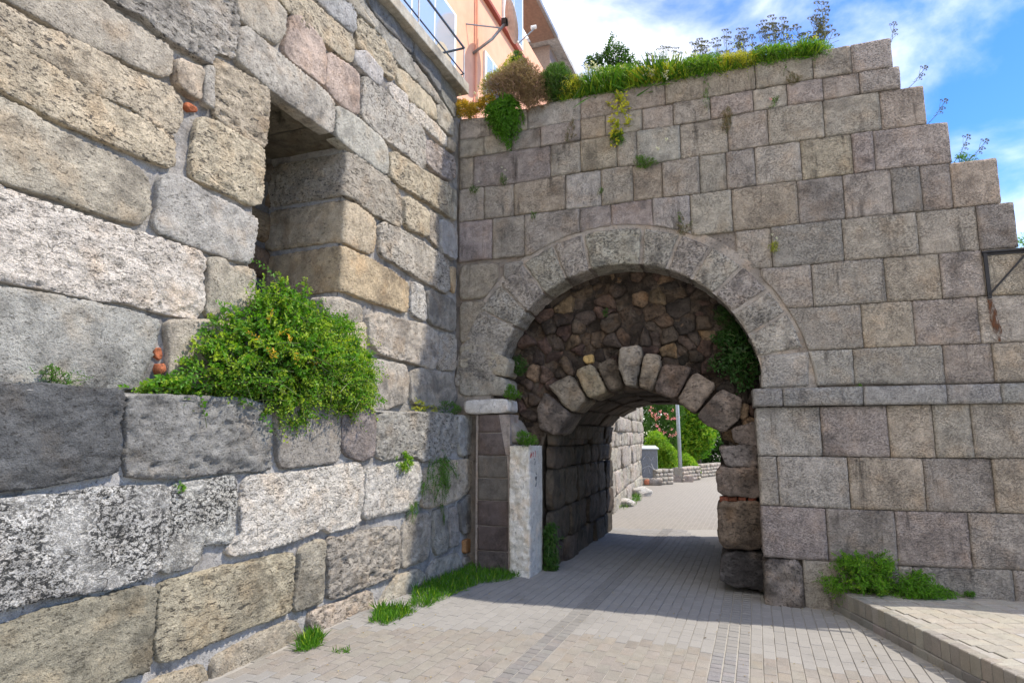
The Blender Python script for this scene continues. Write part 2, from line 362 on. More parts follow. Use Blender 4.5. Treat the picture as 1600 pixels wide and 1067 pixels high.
while q < 6.0:
    w = .1; ln = .2; col = PC; jn = .004
    if dq1 - .1 < q + .05 < dq1 + .1: ln = .1; col = PD; jn = .006
    elif dq2 - .05 < q + .05 < dq2 + .3: ln = .1; col = PB; jn = .010
    p_ = -3.2 + (row % 2) * ln / 2 + random.uniform(-.01, .01)
    while p_ < 9:
        ctr = L.o + cx_ * (q + w/2) + ax * p_
        if ctr[0] < KX - .04 and ctr[1] > 3.4 and not inside_walls(ctr[0], ctr[1]):
            if ctr[1] < 13.2: pav.append((ctr[0], ctr[1], w - jn - .002, ln - jn, col))
        p_ += ln
    q += w; row += 1
def visible(x, y, z=-.1):
    p = np.array([x, y, z]) - CAM; yy = p[1]*cP + p[2]*sP
    if yy < .5: return False
    u = 800 + F * p[0] / yy; v = 533.5 - F * (-p[1]*sP + p[2]*cP) / yy
    return -15 < u < 1615 and v < 1078
def lay(pav, ang, mat, parent, zf, part='paving_stone'):
    vis = sorted([p for p in pav if visible(p[0], p[1])], key=lambda p: p[0]**2 + p[1]**2)
    near = set(map(id, vis[:300])); cache = {}
    mb = MB(); cols = []
    R2 = np.array([[math.cos(ang), -math.sin(ang)], [math.sin(ang), math.cos(ang)]])
    tints = []
    for p in pav:
        x, y, w, l, col = p; tw = random.uniform(-.006, .006); zz = zf(x) + random.uniform(-.0018, .0018)
        V, Fl = paver_mesh('p', round(w, 4), round(l, 4))
        if id(p) in near:
            key = (round(w, 4), round(l, 4))
            if key not in cache: cache[key] = mesh(part, V, Fl, False); cache[key].materials.append(mat)
            o = link(part, cache[key], None, parent, loc=(x, y, zz), col=jit(col, .05))
            th_ = math.atan(.05) if zf is gz and -1.5 < x < 2.5 else 0
            o.rotation_euler = (Matrix.Rotation(th_, 3, 'Y') @ Matrix.Rotation(ang + tw, 3, 'Z')).to_euler()
        else:
            V = np.array(V); xy = V[:, :2] @ R2.T + (x, y); z = V[:, 2] + zz + (-.05 * (xy[:, 0] - x) if zf is gz and -1.5 < x < 2.5 else 0)
            mb.add(np.c_[xy, z], Fl); c_ = jit(col, .05); cols += [c_[0]] * len(V)
    me = mesh('paving', np.concatenate(mb.v), mb.f, False, tint=cols)
    return me
# joined pavers read their colour from the tint attribute
m2, t, b = mat_new('concrete_paver_joined'); sv, pv, oi = coords(t, rand=False)
at = N(t, 'ShaderNodeAttribute', attribute_name='tint')
c = mixc(t, 1., at.outputs['Fac'], (1.0, .97, .93), 'MULTIPLY')
c = mixc(t, 1., c, mrange(t, noise(t, pv, 260, 3, .6), .28, .72, .75, 1.25, False), 'MULTIPLY')
c = mixc(t, math_(t, 'MULTIPLY', mrange(t, noise(t, pv, 1.3, 6, .62, .4), .52, .7), .3), c, mixc(t, 1., c, (.5, .5, .5), 'MULTIPLY'))
t.links.new(c, b.inputs['Base Color']); M['paverj'] = m2
me = lay(pav, L.ang, M['paver'], road, gz); link('paving', me, M['paverj'], road, kind='stuff')
# raised pavement on the right with its kerb
SZ = .02
pm = thing('pavement', 'x', 'x'); del pm['label']; del pm['category']; pm['kind'] = 'structure'
mb = MB(); mb.box(KX + .09, 14, 2.6, 8.6, -.4, SZ - .01); mb.obj('bedding', M['sand'], pm)
pav = []; yy = 3.6; row = 0
while yy < 7.9:
    xx = KX + .10 + .10
    xx0 = xx - (row % 2) * .1 * 0 - row * .03 % .2
    while xx0 < 7.2:
        d = np.array([xx0, yy, 0]) - R.o
        if d @ R.n > .06 and xx0 > KX + .13: pav.append((xx0, yy, .145, .195, (.33, .31, .27)))
        xx0 += .2
    yy += .15; row += 1
me = lay(pav, 0, M['paver'], pm, lambda x: SZ); link('paving', me, M['paverj'], pm, kind='stuff')
kb = thing('kerb', 'x', 'x'); del kb['label']; del kb['category']; kb['kind'] = 'structure'
def block_mesh(name, x0, x1, y0, y1, z0, z1, bv=.008):
    V = []
    for (xa, xb, ya, yb, z) in ((x0, x1, y0, y1, z0), (x0, x1, y0, y1, z1 - bv), (x0+bv, x1-bv, y0+bv, y1-bv, z1)):
        V += [(xa, ya, z), (xb, ya, z), (xb, yb, z), (xa, yb, z)]
    Fl = [(8, 9, 10, 11)] + [(k+i, k+(i+1) % 4, k+4+(i+1) % 4, k+4+i) for k in (0, 4) for i in range(4)]
    return mesh(name, V, Fl, False)
km = block_mesh('kerb_stone', -.05, .05, -.052, .052, -.15, 0, .007); km2 = block_mesh('kerb_base', -.05, .05, -.098, .098, -.12, 0, .006)
yk = 3.3
while yk < 7.28:
    link('kerb_stone', km, M['paver'], kb, loc=(KX + .05 + random.uniform(-.003, .003), yk, SZ + random.uniform(-.002, .004)), col=jit((.27, .25, .225), .12)); yk += .112
yk = 3.3
while yk < 7.2:
    link('kerb_base', km2, M['paver'], kb, loc=(KX + .035 + random.uniform(-.003, .003), yk, SZ - .155), col=jit((.25, .24, .225), .2)); yk += .204
# =================================================================== LEFT WALL
LW = thing('ancient_wall', 'tall ancient wall of big rough weathered blocks with a dark window niche, left of the arch', 'stone wall', loc=tuple(L.o), rz=L.ang)
def Lp(pts, off): return [L.un(u, v, off) for u, v in pts]
def ext(px, y0):                                                     # slide a bed line out of frame along its vanishing direction
    return 680 - (680 - y0) * (1180 - px) / 1180.
c_s = (.53, .455, .34); c_g = (.43, .385, .31); c_p = (.50, .405, .34); c_w = (.74, .68, .60); c_o = (.50, .38, .24)
# (outline in photo pixels, material, colour, relief)
UP = [
 ([(-150,ext(-150,-12)),(-150,-175),(60,-75),(158,0),(197,28),(272,76),(267,124),(140,70),(30,8)],'smooth',c_g,1),
 ([(-150,ext(-150,3)),(0,3),(28,17),(56,37),(98,53),(157,82),(197,107),(267,135),(284,157),(287,183),(275,209),(239,191),(197,163),(146,146),(112,118),(56,84),(0,53),(-150,ext(-150,53))],'pitted',c_s,2),
 ([(-150,ext(-150,57)),(0,57),(56,88),(112,122),(146,150),(197,167),(239,195),(275,213),(275,264),(197,233),(141,208),(70,177),(0,135),(-150,ext(-150,135))],'pitted',c_s,2),
 ([(-150,ext(-150,152)),(0,152),(42,172),(107,211),(141,225),(174,239),(211,256),(233,278),(237,298),(236,331),(222,351),(197,346),(141,326),(84,306),(0,281),(-150,ext(-150,281))],'smooth',c_g,2),
 ([(-150,ext(-150,289)),(0,289),(42,306),(112,329),(169,348),(239,368),(323,396),(321,475),(312,497),(295,495),(261,489),(197,472),(157,469),(107,458),(42,444),(0,436),(-150,ext(-150,436))],'travertine',c_w,3),
 ([(-150,ext(-150,449)),(0,449),(79,458),(126,469),(197,483),(253,500),(247,532),(238,560),(215,612),(-150,ext(-150,600))],'smooth',(.34,.33,.30),2),
 ([(262,501),(332,500),(400,515),(405,625),(300,616),(263,604),(266,540)],'smooth',c_g,1),
 ([(327,404),(349,403),(362,418),(388,417),(402,424),(400,500),(352,501),(325,490),(325,447)],'smooth',c_g,2),
 ([(253,276),(270,271),(297,281),(325,300),(374,324),(405,341),(404,357),(396,407),(389,412),(351,400),(309,386),(254,364),(244,350),(250,315)],'smooth',(.40,.38,.35),2),
 ([(312,183),(335,186),(413,233),(416,245),(413,315),(395,321),(360,303),(335,292),(301,276),(301,250),(307,213)],'pitted',c_s,3),
 ([(337,90),(366,104),(422,135),(425,158),(419,231),(380,217),(340,183),(337,140)],'striated',c_s,4),
 ([(275,90),(318,107),(315,157),(295,149),(278,132),(274,112)],'smooth',(.55,.46,.36),2),
 ([(321,104),(335,104),(335,172),(318,160)],'smooth',(.42,.39,.34),1),
 ([(60,-90),(174,0),(197,11),(233,34),(253,53),(284,73),(332,101),(335,84),(346,82),(368,93),(374,17),(340,-20),(180,-165),(60,-190)],'striated',(.46,.43,.38),4),
 ([(375,-30),(375,28),(400,50),(425,64),(434,69),(448,53),(448,17),(432,0),(405,-45)],'smooth',c_g,1),
 ([(375,45),(387,42),(434,81),(454,98),(507,141),(524,163),(522,211),(477,180),(426,143),(406,124),(371,93)],'smooth',(.45,.42,.36),1),
 ([(526,164),(558,183),(606,225),(606,277),(547,233),(525,213)],'smooth',(.47,.44,.39),1),
 ([(454,22),(471,25),(508,68),(510,138),(471,110),(446,87),(443,70),(451,50)],'smooth',c_p,2),
 ([(512,79),(553,107),(562,118),(562,174),(558,180),(541,169),(510,141)],'smooth',c_p,1),
 ([(425,-25),(480,-5),(547,53),(555,68),(552,96),(547,98),(508,68),(471,37),(446,14)],'pitted',c_s,2),
 ([(485,-12),(540,-12),(558,20),(558,45),(551,52),(519,25),(502,8)],'smooth',(.42,.41,.39),2),
 ([(555,79),(575,82),(597,110),(597,129),(592,134),(575,118),(553,98)],'smooth',(.50,.48,.45),1),
 ([(561,28),(589,34),(620,82),(623,107),(617,127),(592,104),(575,82),(561,73),(560,50)],'pitted',c_s,3),
 ([(567,118),(586,129),(609,149),(659,197),(665,214),(665,262),(659,264),(631,239),(603,219),(567,188)],'pitted',(.46,.43,.38),2),
 ([(609,127),(637,149),(640,169),(637,177),(617,158),(608,141)],'travertine',c_w,2),
 ([(642,158),(687,197),(699,214),(699,231),(668,203),(642,180)],'travertine',c_w,2),
 ([(701,214),(713,225),(711,239),(701,233)],'smooth',c_s,1),
 ([(620,101),(682,158),(685,191),(640,155),(623,127)],'smooth',c_s,2),
 ([(684,160),(710,186),(712,214),(699,208),(685,194)],'smooth',(.42,.38,.32),2),
 ([(668,217),(699,239),(711,248),(713,276),(702,283),(682,270),(665,253)],'pitted',(.42,.37,.34),3),
 ([(610,234),(659,265),(704,290),(706,338),(702,339),(659,310),(614,282),(609,276)],'striated',c_s,2),
 ([(707,293),(714,298),(714,346),(707,341)],'smooth',c_g,1),
 ([(633,304),(670,329),(671,371),(634,355)],'pitted',c_s,1),
 ([(671,327),(687,338),(687,391),(671,372)],'pitted',(.40,.36,.30),1),
 ([(689,341),(713,355),(714,408),(689,394)],'smooth',(.38,.37,.35),1),
 ([(595,346),(631,360),(702,405),(704,453),(699,459),(659,436),(617,411),(595,397)],'pitted',(.46,.42,.36),2),
 ([(707,416),(714,419),(713,459),(706,453)],'smooth',c_o,1),
 ([(644,439),(665,449),(668,503),(643,492)],'pitted',(.52,.50,.46),2),
 ([(668,450),(713,470),(713,519),(672,506)],'smooth',(.34,.32,.28),1),
 ([(505,465),(530,464),(566,478),(568,500),(545,505),(510,490)],'smooth',(.42,.38,.32),2),
 ([(575,492),(597,489),(631,501),(662,506),(685,523),(682,571),(673,577),(640,565),(597,554),(578,532)],'smooth',(.44,.40,.34),3),
 ([(548,506),(571,503),(574,548),(560,640),(520,640),(515,520)],'smooth',c_s,1),
 ([(688,520),(713,523),(714,577),(685,579)],'travertine',(.55,.50,.44),2),
 ([(578,560),(595,563),(634,571),(640,591),(637,626),(603,640),(566,640)],'smooth',(.42,.39,.34),2),
 ([(642,582),(659,574),(710,585),(715,626),(685,638),(645,630)],'smooth',(.38,.35,.30),2),
 # weathered courses under the balcony slab
 ([(480,-60),(520,-62),(563,10),(590,48),(563,25)],'smooth',c_g,1),
 ([(540,-60),(580,20),(620,62),(645,90),(652,128),(622,98),(592,50),(566,24),(520,-62)],'smooth',(.40,.37,.32),1),
 ([(647,94),(667,119),(696,163),(708,184),(684,158),(655,130)],'smooth',(.40,.37,.32),1),
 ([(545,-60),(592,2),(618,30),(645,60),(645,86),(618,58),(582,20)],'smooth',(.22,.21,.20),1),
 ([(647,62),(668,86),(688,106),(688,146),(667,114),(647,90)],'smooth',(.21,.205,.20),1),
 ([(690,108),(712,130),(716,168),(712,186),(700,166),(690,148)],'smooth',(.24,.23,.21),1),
]
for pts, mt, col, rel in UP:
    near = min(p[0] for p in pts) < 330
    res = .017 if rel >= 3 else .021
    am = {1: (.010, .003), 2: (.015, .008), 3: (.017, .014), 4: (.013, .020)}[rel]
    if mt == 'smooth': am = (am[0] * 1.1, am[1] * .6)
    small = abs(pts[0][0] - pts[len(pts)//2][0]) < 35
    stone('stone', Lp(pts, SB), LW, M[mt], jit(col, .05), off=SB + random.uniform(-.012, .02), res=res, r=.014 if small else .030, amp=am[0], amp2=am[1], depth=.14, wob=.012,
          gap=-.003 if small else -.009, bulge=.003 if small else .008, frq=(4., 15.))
# quoins of the niche, wrapped round its far corner
ac = L.un(540, 300, SB)[0]; ND = .95                                 # niche corner and depth
def quoin(front, zl, mt, col, rel=2):
    p = [tuple(L.un(u, v, SB)) for u, v in front]                    # starts at the corner top, runs clockwise to the corner bottom
    poly = [(ac - ND - .1, zl[0])] + [(ac, p[0][1] + .0)] + p[1:-1] + [(ac, p[-1][1])] + [(ac - ND - .1, zl[1])]
    stone('stone', poly, LW, M[mt], col, off=SB, res=.024, r=.035, amp=.016, amp2=.010 if rel > 2 else .004, depth=.1, wob=.014, gap=.002, bulge=.006,
          bend=ac, rr=.05)
zc = lambda v: L.un(540, v, SB)[1]
quoin([(541,236),(575,248),(628,298),(631,352),(626,357),(589,338),(553,312),(540,306)], (zc(236), zc(306)), 'striated', (.43,.385,.32), 3)
quoin([(540,312),(564,321),(589,343),(588,394),(581,398),(552,388),(540,378)], (zc(309)-.02, zc(380)), 'smooth', (.50,.42,.31))
quoin([(540,384),(564,396),(589,408),(640,441),(640,489),(625,487),(575,470),(540,456)], (zc(388), zc(462)), 'smooth', (.50,.40,.27))
quoin([(540,468),(552,472),(566,478),(568,500),(548,560),(540,560)], (zc(470), zc(560)), 'smooth', (.40,.36,.30))
quoin([(540,566),(560,570),(566,600),(560,640),(540,640)], (zc(566), zc(640)), 'smooth', (.38,.35,.30))
al_ = L.un(404, 400, SB)[0] - .04                                    # niche near side
ztop = L.un(500, 196, SB)[1]; zled = 1.93
ztop = float(np.mean([L.un(426, 143, SB)[1], L.un(522, 211, SB)[1]]))
# mortar sheet of a wall: undulating, slightly behind the stone faces
def sheet(name, a0, a1, z0, z1, off, parent, mat, col, res=.026, hole=None, amp=.022):
    na, nz = int((a1 - a0) / res), int((z1 - z0) / res)
    A, Z = np.meshgrid(np.linspace(a0, a1, na + 1), np.linspace(z0, z1, nz + 1)); n = A.size
    P3 = np.stack([A.ravel(), Z.ravel(), np.full(n, 3.3 + off)], 1)
    y = -(off + amp * fbm(P3 * 6, 3)); idx = np.arange(n).reshape(A.shape)
    Fq = np.stack([idx[:-1, :-1], idx[:-1, 1:], idx[1:, 1:], idx[1:, :-1]], -1).reshape(-1, 4)
    if hole is not None:
        cc = np.stack([A.ravel(), Z.ravel()], 1)[Fq].mean(1); Fq = Fq[~hole(cc[:, 0], cc[:, 1])]
    return link(name, mesh(name, np.stack([A.ravel(), y, Z.ravel()], 1), Fq), mat, parent, col=col)
MC = (.38, .365, .345)
nich = lambda a, z: (a > al_) & (a < ac + .02) & (z < ztop + .03) & (z > zled - .02)
WZ = float(L.un(660, 84, SB)[1])                                     # underside of the balcony slab
a_end = ac_ + .15
sheet('mortar', -4.0, a_end, 1.80, WZ, SB - .056, LW, M['mortar'], (.37, .35, .325), hole=nich)
# core behind it (boxes round the niche)
mb = MB(); T_ = 2.2; yb = -(SB - .075)
mb.box(-9, al_, yb, T_, -.5, WZ); mb.box(ac + .02, a_end - .1, yb, T_, -.5, WZ); mb.box(al_ - .001, ac + .021, yb, T_, ztop + .16, WZ - .002)
mb.box(al_ - .001, ac + .021, ND - SB + .08, T_ - .001, zled - .02, ztop + .161); mb.box(al_ - .001, ac + .021, yb, T_ - .002, -.5, zled - .021)
mb.obj('core', M['mortar'], LW, col=(.40, .39, .38))
# niche: ceiling slabs with a broken hollow, back masonry, near side; their colours are darkened to imitate its shade
def Tq(f): return f
yc0 = -SB; yN = ND - SB
rc = random.Random(3)
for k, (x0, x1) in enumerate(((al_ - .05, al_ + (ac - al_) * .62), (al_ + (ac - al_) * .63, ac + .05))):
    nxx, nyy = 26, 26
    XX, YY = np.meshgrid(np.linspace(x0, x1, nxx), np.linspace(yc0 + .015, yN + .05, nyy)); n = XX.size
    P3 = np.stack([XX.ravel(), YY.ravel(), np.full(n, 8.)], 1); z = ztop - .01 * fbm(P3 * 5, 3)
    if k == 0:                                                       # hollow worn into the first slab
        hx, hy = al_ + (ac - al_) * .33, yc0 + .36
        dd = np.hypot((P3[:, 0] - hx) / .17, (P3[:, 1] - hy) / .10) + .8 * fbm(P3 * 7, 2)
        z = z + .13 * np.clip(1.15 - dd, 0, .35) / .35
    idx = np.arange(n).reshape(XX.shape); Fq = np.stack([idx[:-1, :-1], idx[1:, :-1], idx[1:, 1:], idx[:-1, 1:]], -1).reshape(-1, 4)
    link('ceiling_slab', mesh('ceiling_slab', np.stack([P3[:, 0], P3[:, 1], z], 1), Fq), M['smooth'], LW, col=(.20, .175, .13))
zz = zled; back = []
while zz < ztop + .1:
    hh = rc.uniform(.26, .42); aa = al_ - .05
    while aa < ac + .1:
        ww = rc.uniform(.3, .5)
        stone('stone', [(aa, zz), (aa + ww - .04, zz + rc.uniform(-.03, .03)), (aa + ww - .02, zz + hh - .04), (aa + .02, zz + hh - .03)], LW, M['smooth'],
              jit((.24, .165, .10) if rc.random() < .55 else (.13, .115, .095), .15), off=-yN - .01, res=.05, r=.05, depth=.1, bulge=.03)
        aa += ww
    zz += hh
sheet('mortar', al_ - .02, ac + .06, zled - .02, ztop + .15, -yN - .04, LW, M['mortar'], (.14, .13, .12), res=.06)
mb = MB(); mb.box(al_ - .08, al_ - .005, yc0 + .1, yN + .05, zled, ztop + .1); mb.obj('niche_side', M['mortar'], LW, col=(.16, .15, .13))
# bits of red brick packed into the joints
for pts in ([(292,157),(312,166),(316,175),(300,176),(291,166)], [(243,541),(256,543),(259,560),(253,563),(244,556)], [(248,566),(258,566),(259,580),(252,588),(246,578)]):
    stone('brick', Lp(pts, SB), LW, M['brickred'], (.40, .13, .06), off=SB - .018, res=.012, r=.008, depth=.05, wob=.022, gap=.004, bulge=.0, amp=.03, amp2=.012)
# lower, projecting part of the wall
LO = [
 ([(-150,ext(-150,598)),(0,598),(97,603),(194,610),(195,640),(188,664),(191,690),(188,737),(152,745),(112,753),(67,759),(0,767),(-150,ext(-150,772))],'smooth',(.105,.108,.11),3),
 ([(205,614),(405,624),(408,655),(424,665),(424,730),(415,735),(366,737),(253,748),(203,745),(197,714),(205,688),(198,660)],'smooth',(.25,.245,.235),4),
 ([(434,625),(533,634),(533,722),(485,727),(436,731)],'smooth',(.30,.28,.25),1),
 ([(537,637),(589,640),(589,680),(586,712),(567,721),(547,712),(536,700)],'smooth',(.24,.21,.20),2),
 ([(592,645),(659,644),(714,647),(714,702),(707,703),(696,720),(665,721),(648,712),(592,720),(589,675)],'striated',(.38,.36,.33),3),
 ([(718,648),(741,650),(741,683),(738,709),(721,714),(716,690)],'smooth',(.40,.38,.35),2),
 ([(-150,ext(-150,785)),(0,779),(70,776),(126,770),(157,762),(197,759),(266,759),(266,800),(262,850),(249,898),(197,910),(169,919),(112,930),(84,930),(42,941),(0,955),(-150,ext(-150,962))],'travertine_dark',(.66,.65,.62),3),
 ([(270,759),(329,748),(371,744),(373,790),(368,832),(363,848),(315,852),(315,874),(304,885),(253,897),(264,850),(270,800)],'travertine_dark',(.64,.63,.59),3),
 ([(387,742),(457,739),(507,731),(561,722),(569,737),(569,784),(564,818),(547,824),(516,832),(505,824),(482,838),(420,857),(367,869),(356,863),(361,852),(381,835),(378,796)],'travertine',(.66,.62,.57),3),
 ([(575,731),(595,731),(620,722),(659,722),(659,784),(640,796),(603,804),(569,812),(572,770)],'travertine',(.62,.59,.54),3),
 ([(663,734),(690,722),(738,717),(741,753),(730,770),(710,784),(673,793),(661,790)],'smooth',(.52,.45,.35),2),
 ([(-150,ext(-150,968)),(0,981),(84,950),(141,938),(190,925),(239,917),(245,930),(242,964),(240,1043),(197,1060),(160,1080),(0,1120),(-150,1170)],'smooth',(.30,.275,.21),2),
 ([(250,912),(298,899),(338,888),(394,877),(429,869),(457,863),(460,874),(458,953),(446,961),(378,984),(346,998),(253,1037),(247,1020)],'striated',(.42,.37,.28),2),
 ([(471,857),(502,841),(510,846),(506,939),(482,950),(463,957),(460,947),(468,897)],'smooth',(.36,.33,.27),2),
 ([(516,838),(533,841),(575,829),(617,821),(626,832),(627,883),(620,897),(589,911),(524,936),(516,933),(516,897),(513,857)],'striated',(.39,.36,.31),4),
 ([(631,824),(648,804),(673,801),(676,852),(668,874),(631,888),(628,869)],'smooth',(.36,.33,.28),2),
 ([(678,798),(700,790),(702,860),(681,869)],'smooth',(.33,.31,.27),1),
 ([(704,793),(715,790),(719,840),(717,852),(704,855)],'smooth',(.33,.31,.28),1),
 ([(717,787),(738,770),(747,807),(747,827),(724,835)],'smooth',(.33,.31,.28),1),
 ([(727,843),(744,841),(741,860),(727,865)],'smooth',(.38,.20,.09),1),
 ([(245,1062),(318,1040),(326,1052),(322,1120),(160,1160)],'smooth',(.36,.32,.24),1),
 ([(335,1030),(380,1006),(420,985),(462,968),(472,990),(470,1015),(331,1090)],'smooth',(.36,.32,.25),2),
 ([(488,956),(547,936),(575,922),(583,925),(588,959),(547,981),(516,1004),(507,1000),(485,973)],'striated',(.48,.41,.34),4),
 ([(595,942),(620,902),(654,888),(665,897),(668,925),(620,958),(594,958)],'smooth',(.40,.37,.31),3),
 ([(671,891),(682,874),(718,863),(724,894),(702,914),(671,924)],'smooth',(.36,.34,.30),2),
 ([(725,872),(744,866),(746,884),(727,893)],'smooth',(.30,.28,.25),1),
]
for pts, mt, col, rel in LO:
    am = {1: (.012, .004), 2: (.017, .009), 3: (.018, .014), 4: (.014, .024)}[rel]
    small = abs(pts[0][0] - pts[len(pts)//2][0]) < 35
    stone('stone', Lp(pts, 0), LW, M[mt], jit(col, .04), off=0, res=.018, r=.016 if small else .030, amp=am[0], amp2=am[1], depth=.2, wob=.014,
          gap=-.002 if small else -.008, bulge=.003 if small else .008, frq=(4., 15.), rings=2)
a_low = float(L.un(744, 800, 0)[0])
sheet('mortar', -4.0, a_low, -.15, zled - .02, -.056, LW, M['mortar'], (.31, .30, .285))
# ledge top
nA = 220; A, D = np.meshgrid(np.linspace(-4, a_low, nA), np.linspace(-.01, -.25, 8)); n = A.size
P3 = np.stack([A.ravel(), D.ravel(), np.full(n, 1.)], 1); idx = np.arange(n).reshape(A.shape)
Fq = np.stack([idx[:-1, :-1], idx[:-1, 1:], idx[1:, 1:], idx[1:, :-1]], -1).reshape(-1, 4)
link('ledge_bedding', mesh('ledge_bedding', np.stack([A.ravel(), -D.ravel(), zled - .025 + .012 * fbm(P3 * 6, 2) - .02 * (D.ravel() > -.03)], 1), Fq), M['mortar'], LW, col=(.35, .34, .32))
mb = MB(); mb.box(-9, a_low - .01, .05, .3, -.5, zled - .04); mb.obj('core', M['mortar'], LW, col=(.40, .39, .38))
# =================================================================== RIGHT WALL WITH THE ARCH
RW = thing('arch_wall', 'grey ashlar gate wall with round arch and stepped top edge, overgrown with weeds', 'stone wall', loc=tuple(R.o), rz=R.ang)
pts = [(765,455),(905,370),(1000,355),(1110,375),(1200,440),(1250,530),(1258,545)]
def circ(q):
    q = np.array(q); A = np.c_[2*q, np.ones(len(q))]; s = np.linalg.lstsq(A, (q**2).sum(1), rcond=None)[0]; return s[:2], math.sqrt(s[2] + s[0]**2 + s[1]**2)
CO, RO = circ([R.un(*p) for p in pts]); CI, RI = circ([R.un(*p) for p in [(790,540),(850,460),(930,425),(1030,418),(1110,455),(1165,525),(1187,570)]])
BK = -.46                                                            # plane of the recessed rubble face
CT, RT = circ([R.un(*p, BK) for p in [(891,647),(917,622),(948,612),(992,607),(1057,622),(1085,646),(1122,690)]])
print('circles', CO, RO, CI, RI, CT, RT)
line = lambda P: np.array([R.un(*p) for p in P])
def zat(ln, a):
    ln = ln[np.argsort(ln[:, 0])]
    if a < ln[0, 0]: return ln[0, 1] + (a - ln[0, 0]) * 0
    if a > ln[-1, 0]: return ln[-1, 1]
    return float(np.interp(a, ln[:, 0], ln[:, 1]))
GC = (.51, .455, .39); GP = (.47, .41, .37); GW = (.52, .445, .355); GD = (.41, .37, .33); GL = (.56, .52, .47)
lines = [
 [(717,184),(770,178),(824,166),(907,147),(1039,121),(1180,97),(1269,82),(1329,71),(1394,59)],
 [(717,219),(768,212),(821,203),(905,188),(1037,164),(1150,146),(1175,141),(1272,124),(1394,105)],
 [(717,248),(756,243),(798,236),(860,227),(907,220),(995,205),(1063,195),(1130,184),(1178,174),(1287,157),(1345,147),(1408,138)],
 [(717,297),(742,293),(804,288),(860,277),(908,269),(964,261),(1035,254),(1092,244),(1139,237),(1203,227),(1291,214),(1362,205),(1447,194)],
 [(713,348),(801,338),(883,328),(939,322),(990,314),(1036,309),(1094,303),(1136,297),(1181,290),(1255,281),(1334,271),(1369,266),(1488,254)],
 [(714,410),(821,400),(1100,367),(1144,362),(1250,350),(1322,342),(1398,334),(1444,330),(1565,317)],
 [(717,469),(780,466),(1178,420),(1209,419),(1319,408),(1381,403),(1444,398),(1533,391),(1591,387)],
 [(717,480),(1234,482),(1272,480),(1386,472),(1475,467),(1538,462),(1600,460)],
 [(717,560),(1262,548),(1350,544),(1431,540),(1534,537),(1600,534)],
 [(1190,606),(1269,604),(1337,601),(1478,600),(1553,598),(1600,596)]]
LN = [line(l) for l in lines]
def mid_a(u, k):                                                     # wall coordinate of a joint seen at pixel column u in course k
    a = R.un(u, 400)[0]
    for _ in range(4):
        zm = .5 * (zat(LN[k], a) + zat(LN[k+1], a))
        lo_, hi_ = -60., 1100.
        for _ in range(30):
            v = (lo_ + hi_) / 2
            if R.un(u, v)[1] > zm: lo_ = v
            else: hi_ = v
        a = R.un(u, v)[0]
    return float(a)
ap = R.un(1597, 500)[0]
courses = [
 (0, [715,766,824,907,1039,1180,1270,1330,1394], None),
 (1, [715,756,798,845,907,946,1003,1052,1110,1177,1230,1286,1343,1407], None),
 (2, [715,739,860,907,964,995,1063,1137,1200,1287,1376,1446], None),
 (3, [715,756,803,883,939,989,1035,1093,1135,1180,1252,1332,1366,1485], None),
 (4, [715,769,820,906,955,1020,1079,1144,1247,1319,1394,1440,1487,1562], None),
 (5, [1150,1206,1317,1434,1528,1588], None),
 (6, [1190,1269,1383,1470,1537,1598], None),
 (7, [1225,1347,1428,1530,1625], None),
 (8, [1264,1334,1475,1552,1680], None)]
tones = [GC, GC, GP, GW, GC, GD, GL, GC, GC, GW]
def cut(poly, C_, r_):
    P = resample(np.array(poly, float), 160, True); d = P - C_; rr_ = np.linalg.norm(d, axis=1); ins = rr_ < r_
    if ins.all(): return None
    P[ins] = C_ + d[ins] / rr_[ins][:, None] * r_
    return P
random.seed(21)
extra_steps = {5: [], 6: [(6.72,)], 7: [], 8: []}
def ash(poly, col, off=0., **k):
    kw = dict(res=.04, r=.010, amp=.007, amp2=.0035, depth=.06, wob=.005, gap=.0045, bulge=.003, smooth_it=0, frq=(5., 22.)); kw.update(k)
    return stone('stone', poly, RW, M['ashlar'], col, off=off, **kw)
for k, js, _ in courses:
    aj = [mid_a(u, k) if u > 716 else -.02 for u in js]
    if k in (6, 7, 8): aj[-1] = aj[-2] + .62
    for a0, a1 in zip(aj[:-1], aj[1:]):
        am_ = (a0 + a1) / 2
        poly = [(a0, zat(LN[k+1], a0)), (am_, zat(LN[k+1], am_)), (a1, zat(LN[k+1], a1)), (a1, zat(LN[k], a1)), (am_, zat(LN[k], am_)), (a0, zat(LN[k], a0))]
        if k == 0 and a0 < 4.6: poly = [(x, z - (.02 if z > 6.2 else 0) + (random.uniform(-.02, 0) if z > 6.2 else 0)) for x, z in poly]
        P = cut(poly, CO, RO + .012)
        if P is None: continue
        ext_ = P.max(0) - P.min(0)
        if min(ext_) < .05: continue
        if k in (5,) and a1 < CO[0] + 1: continue
        ash(P, jit(random.choice(tones), .10), off=random.uniform(-.010, .010))
# left of the arch, beside the corner
for pts, col in (([(717,414),(778,409),(780,430),(771,448),(762,462),(745,468),(717,469)], GW), ([(786,410),(822,406),(800,432),(790,440),(785,430)], GD),
                 ([(717,471),(762,469),(752,500),(737,534),(717,536)], GW)):
    ash([R.un(*p) for p in pts], jit(col, .05), r=.02, amp=.012, gap=.008, smooth_it=1)
for pts, col in (([(717,540),(748,536),(779,552),(797,562),(790,590),(770,585),(717,575)], (.40,.36,.29)), ([(717,578),(760,583),(792,592),(792,618),(717,619)], (.36,.33,.28))):
    stone('stone', [R.un(*p) for p in pts], RW, M['smooth'], col, off=.01, res=.03, r=.025, amp=.015, amp2=.008, depth=.45, rings=4, bulge=.006, gap=.003, wob=.012)
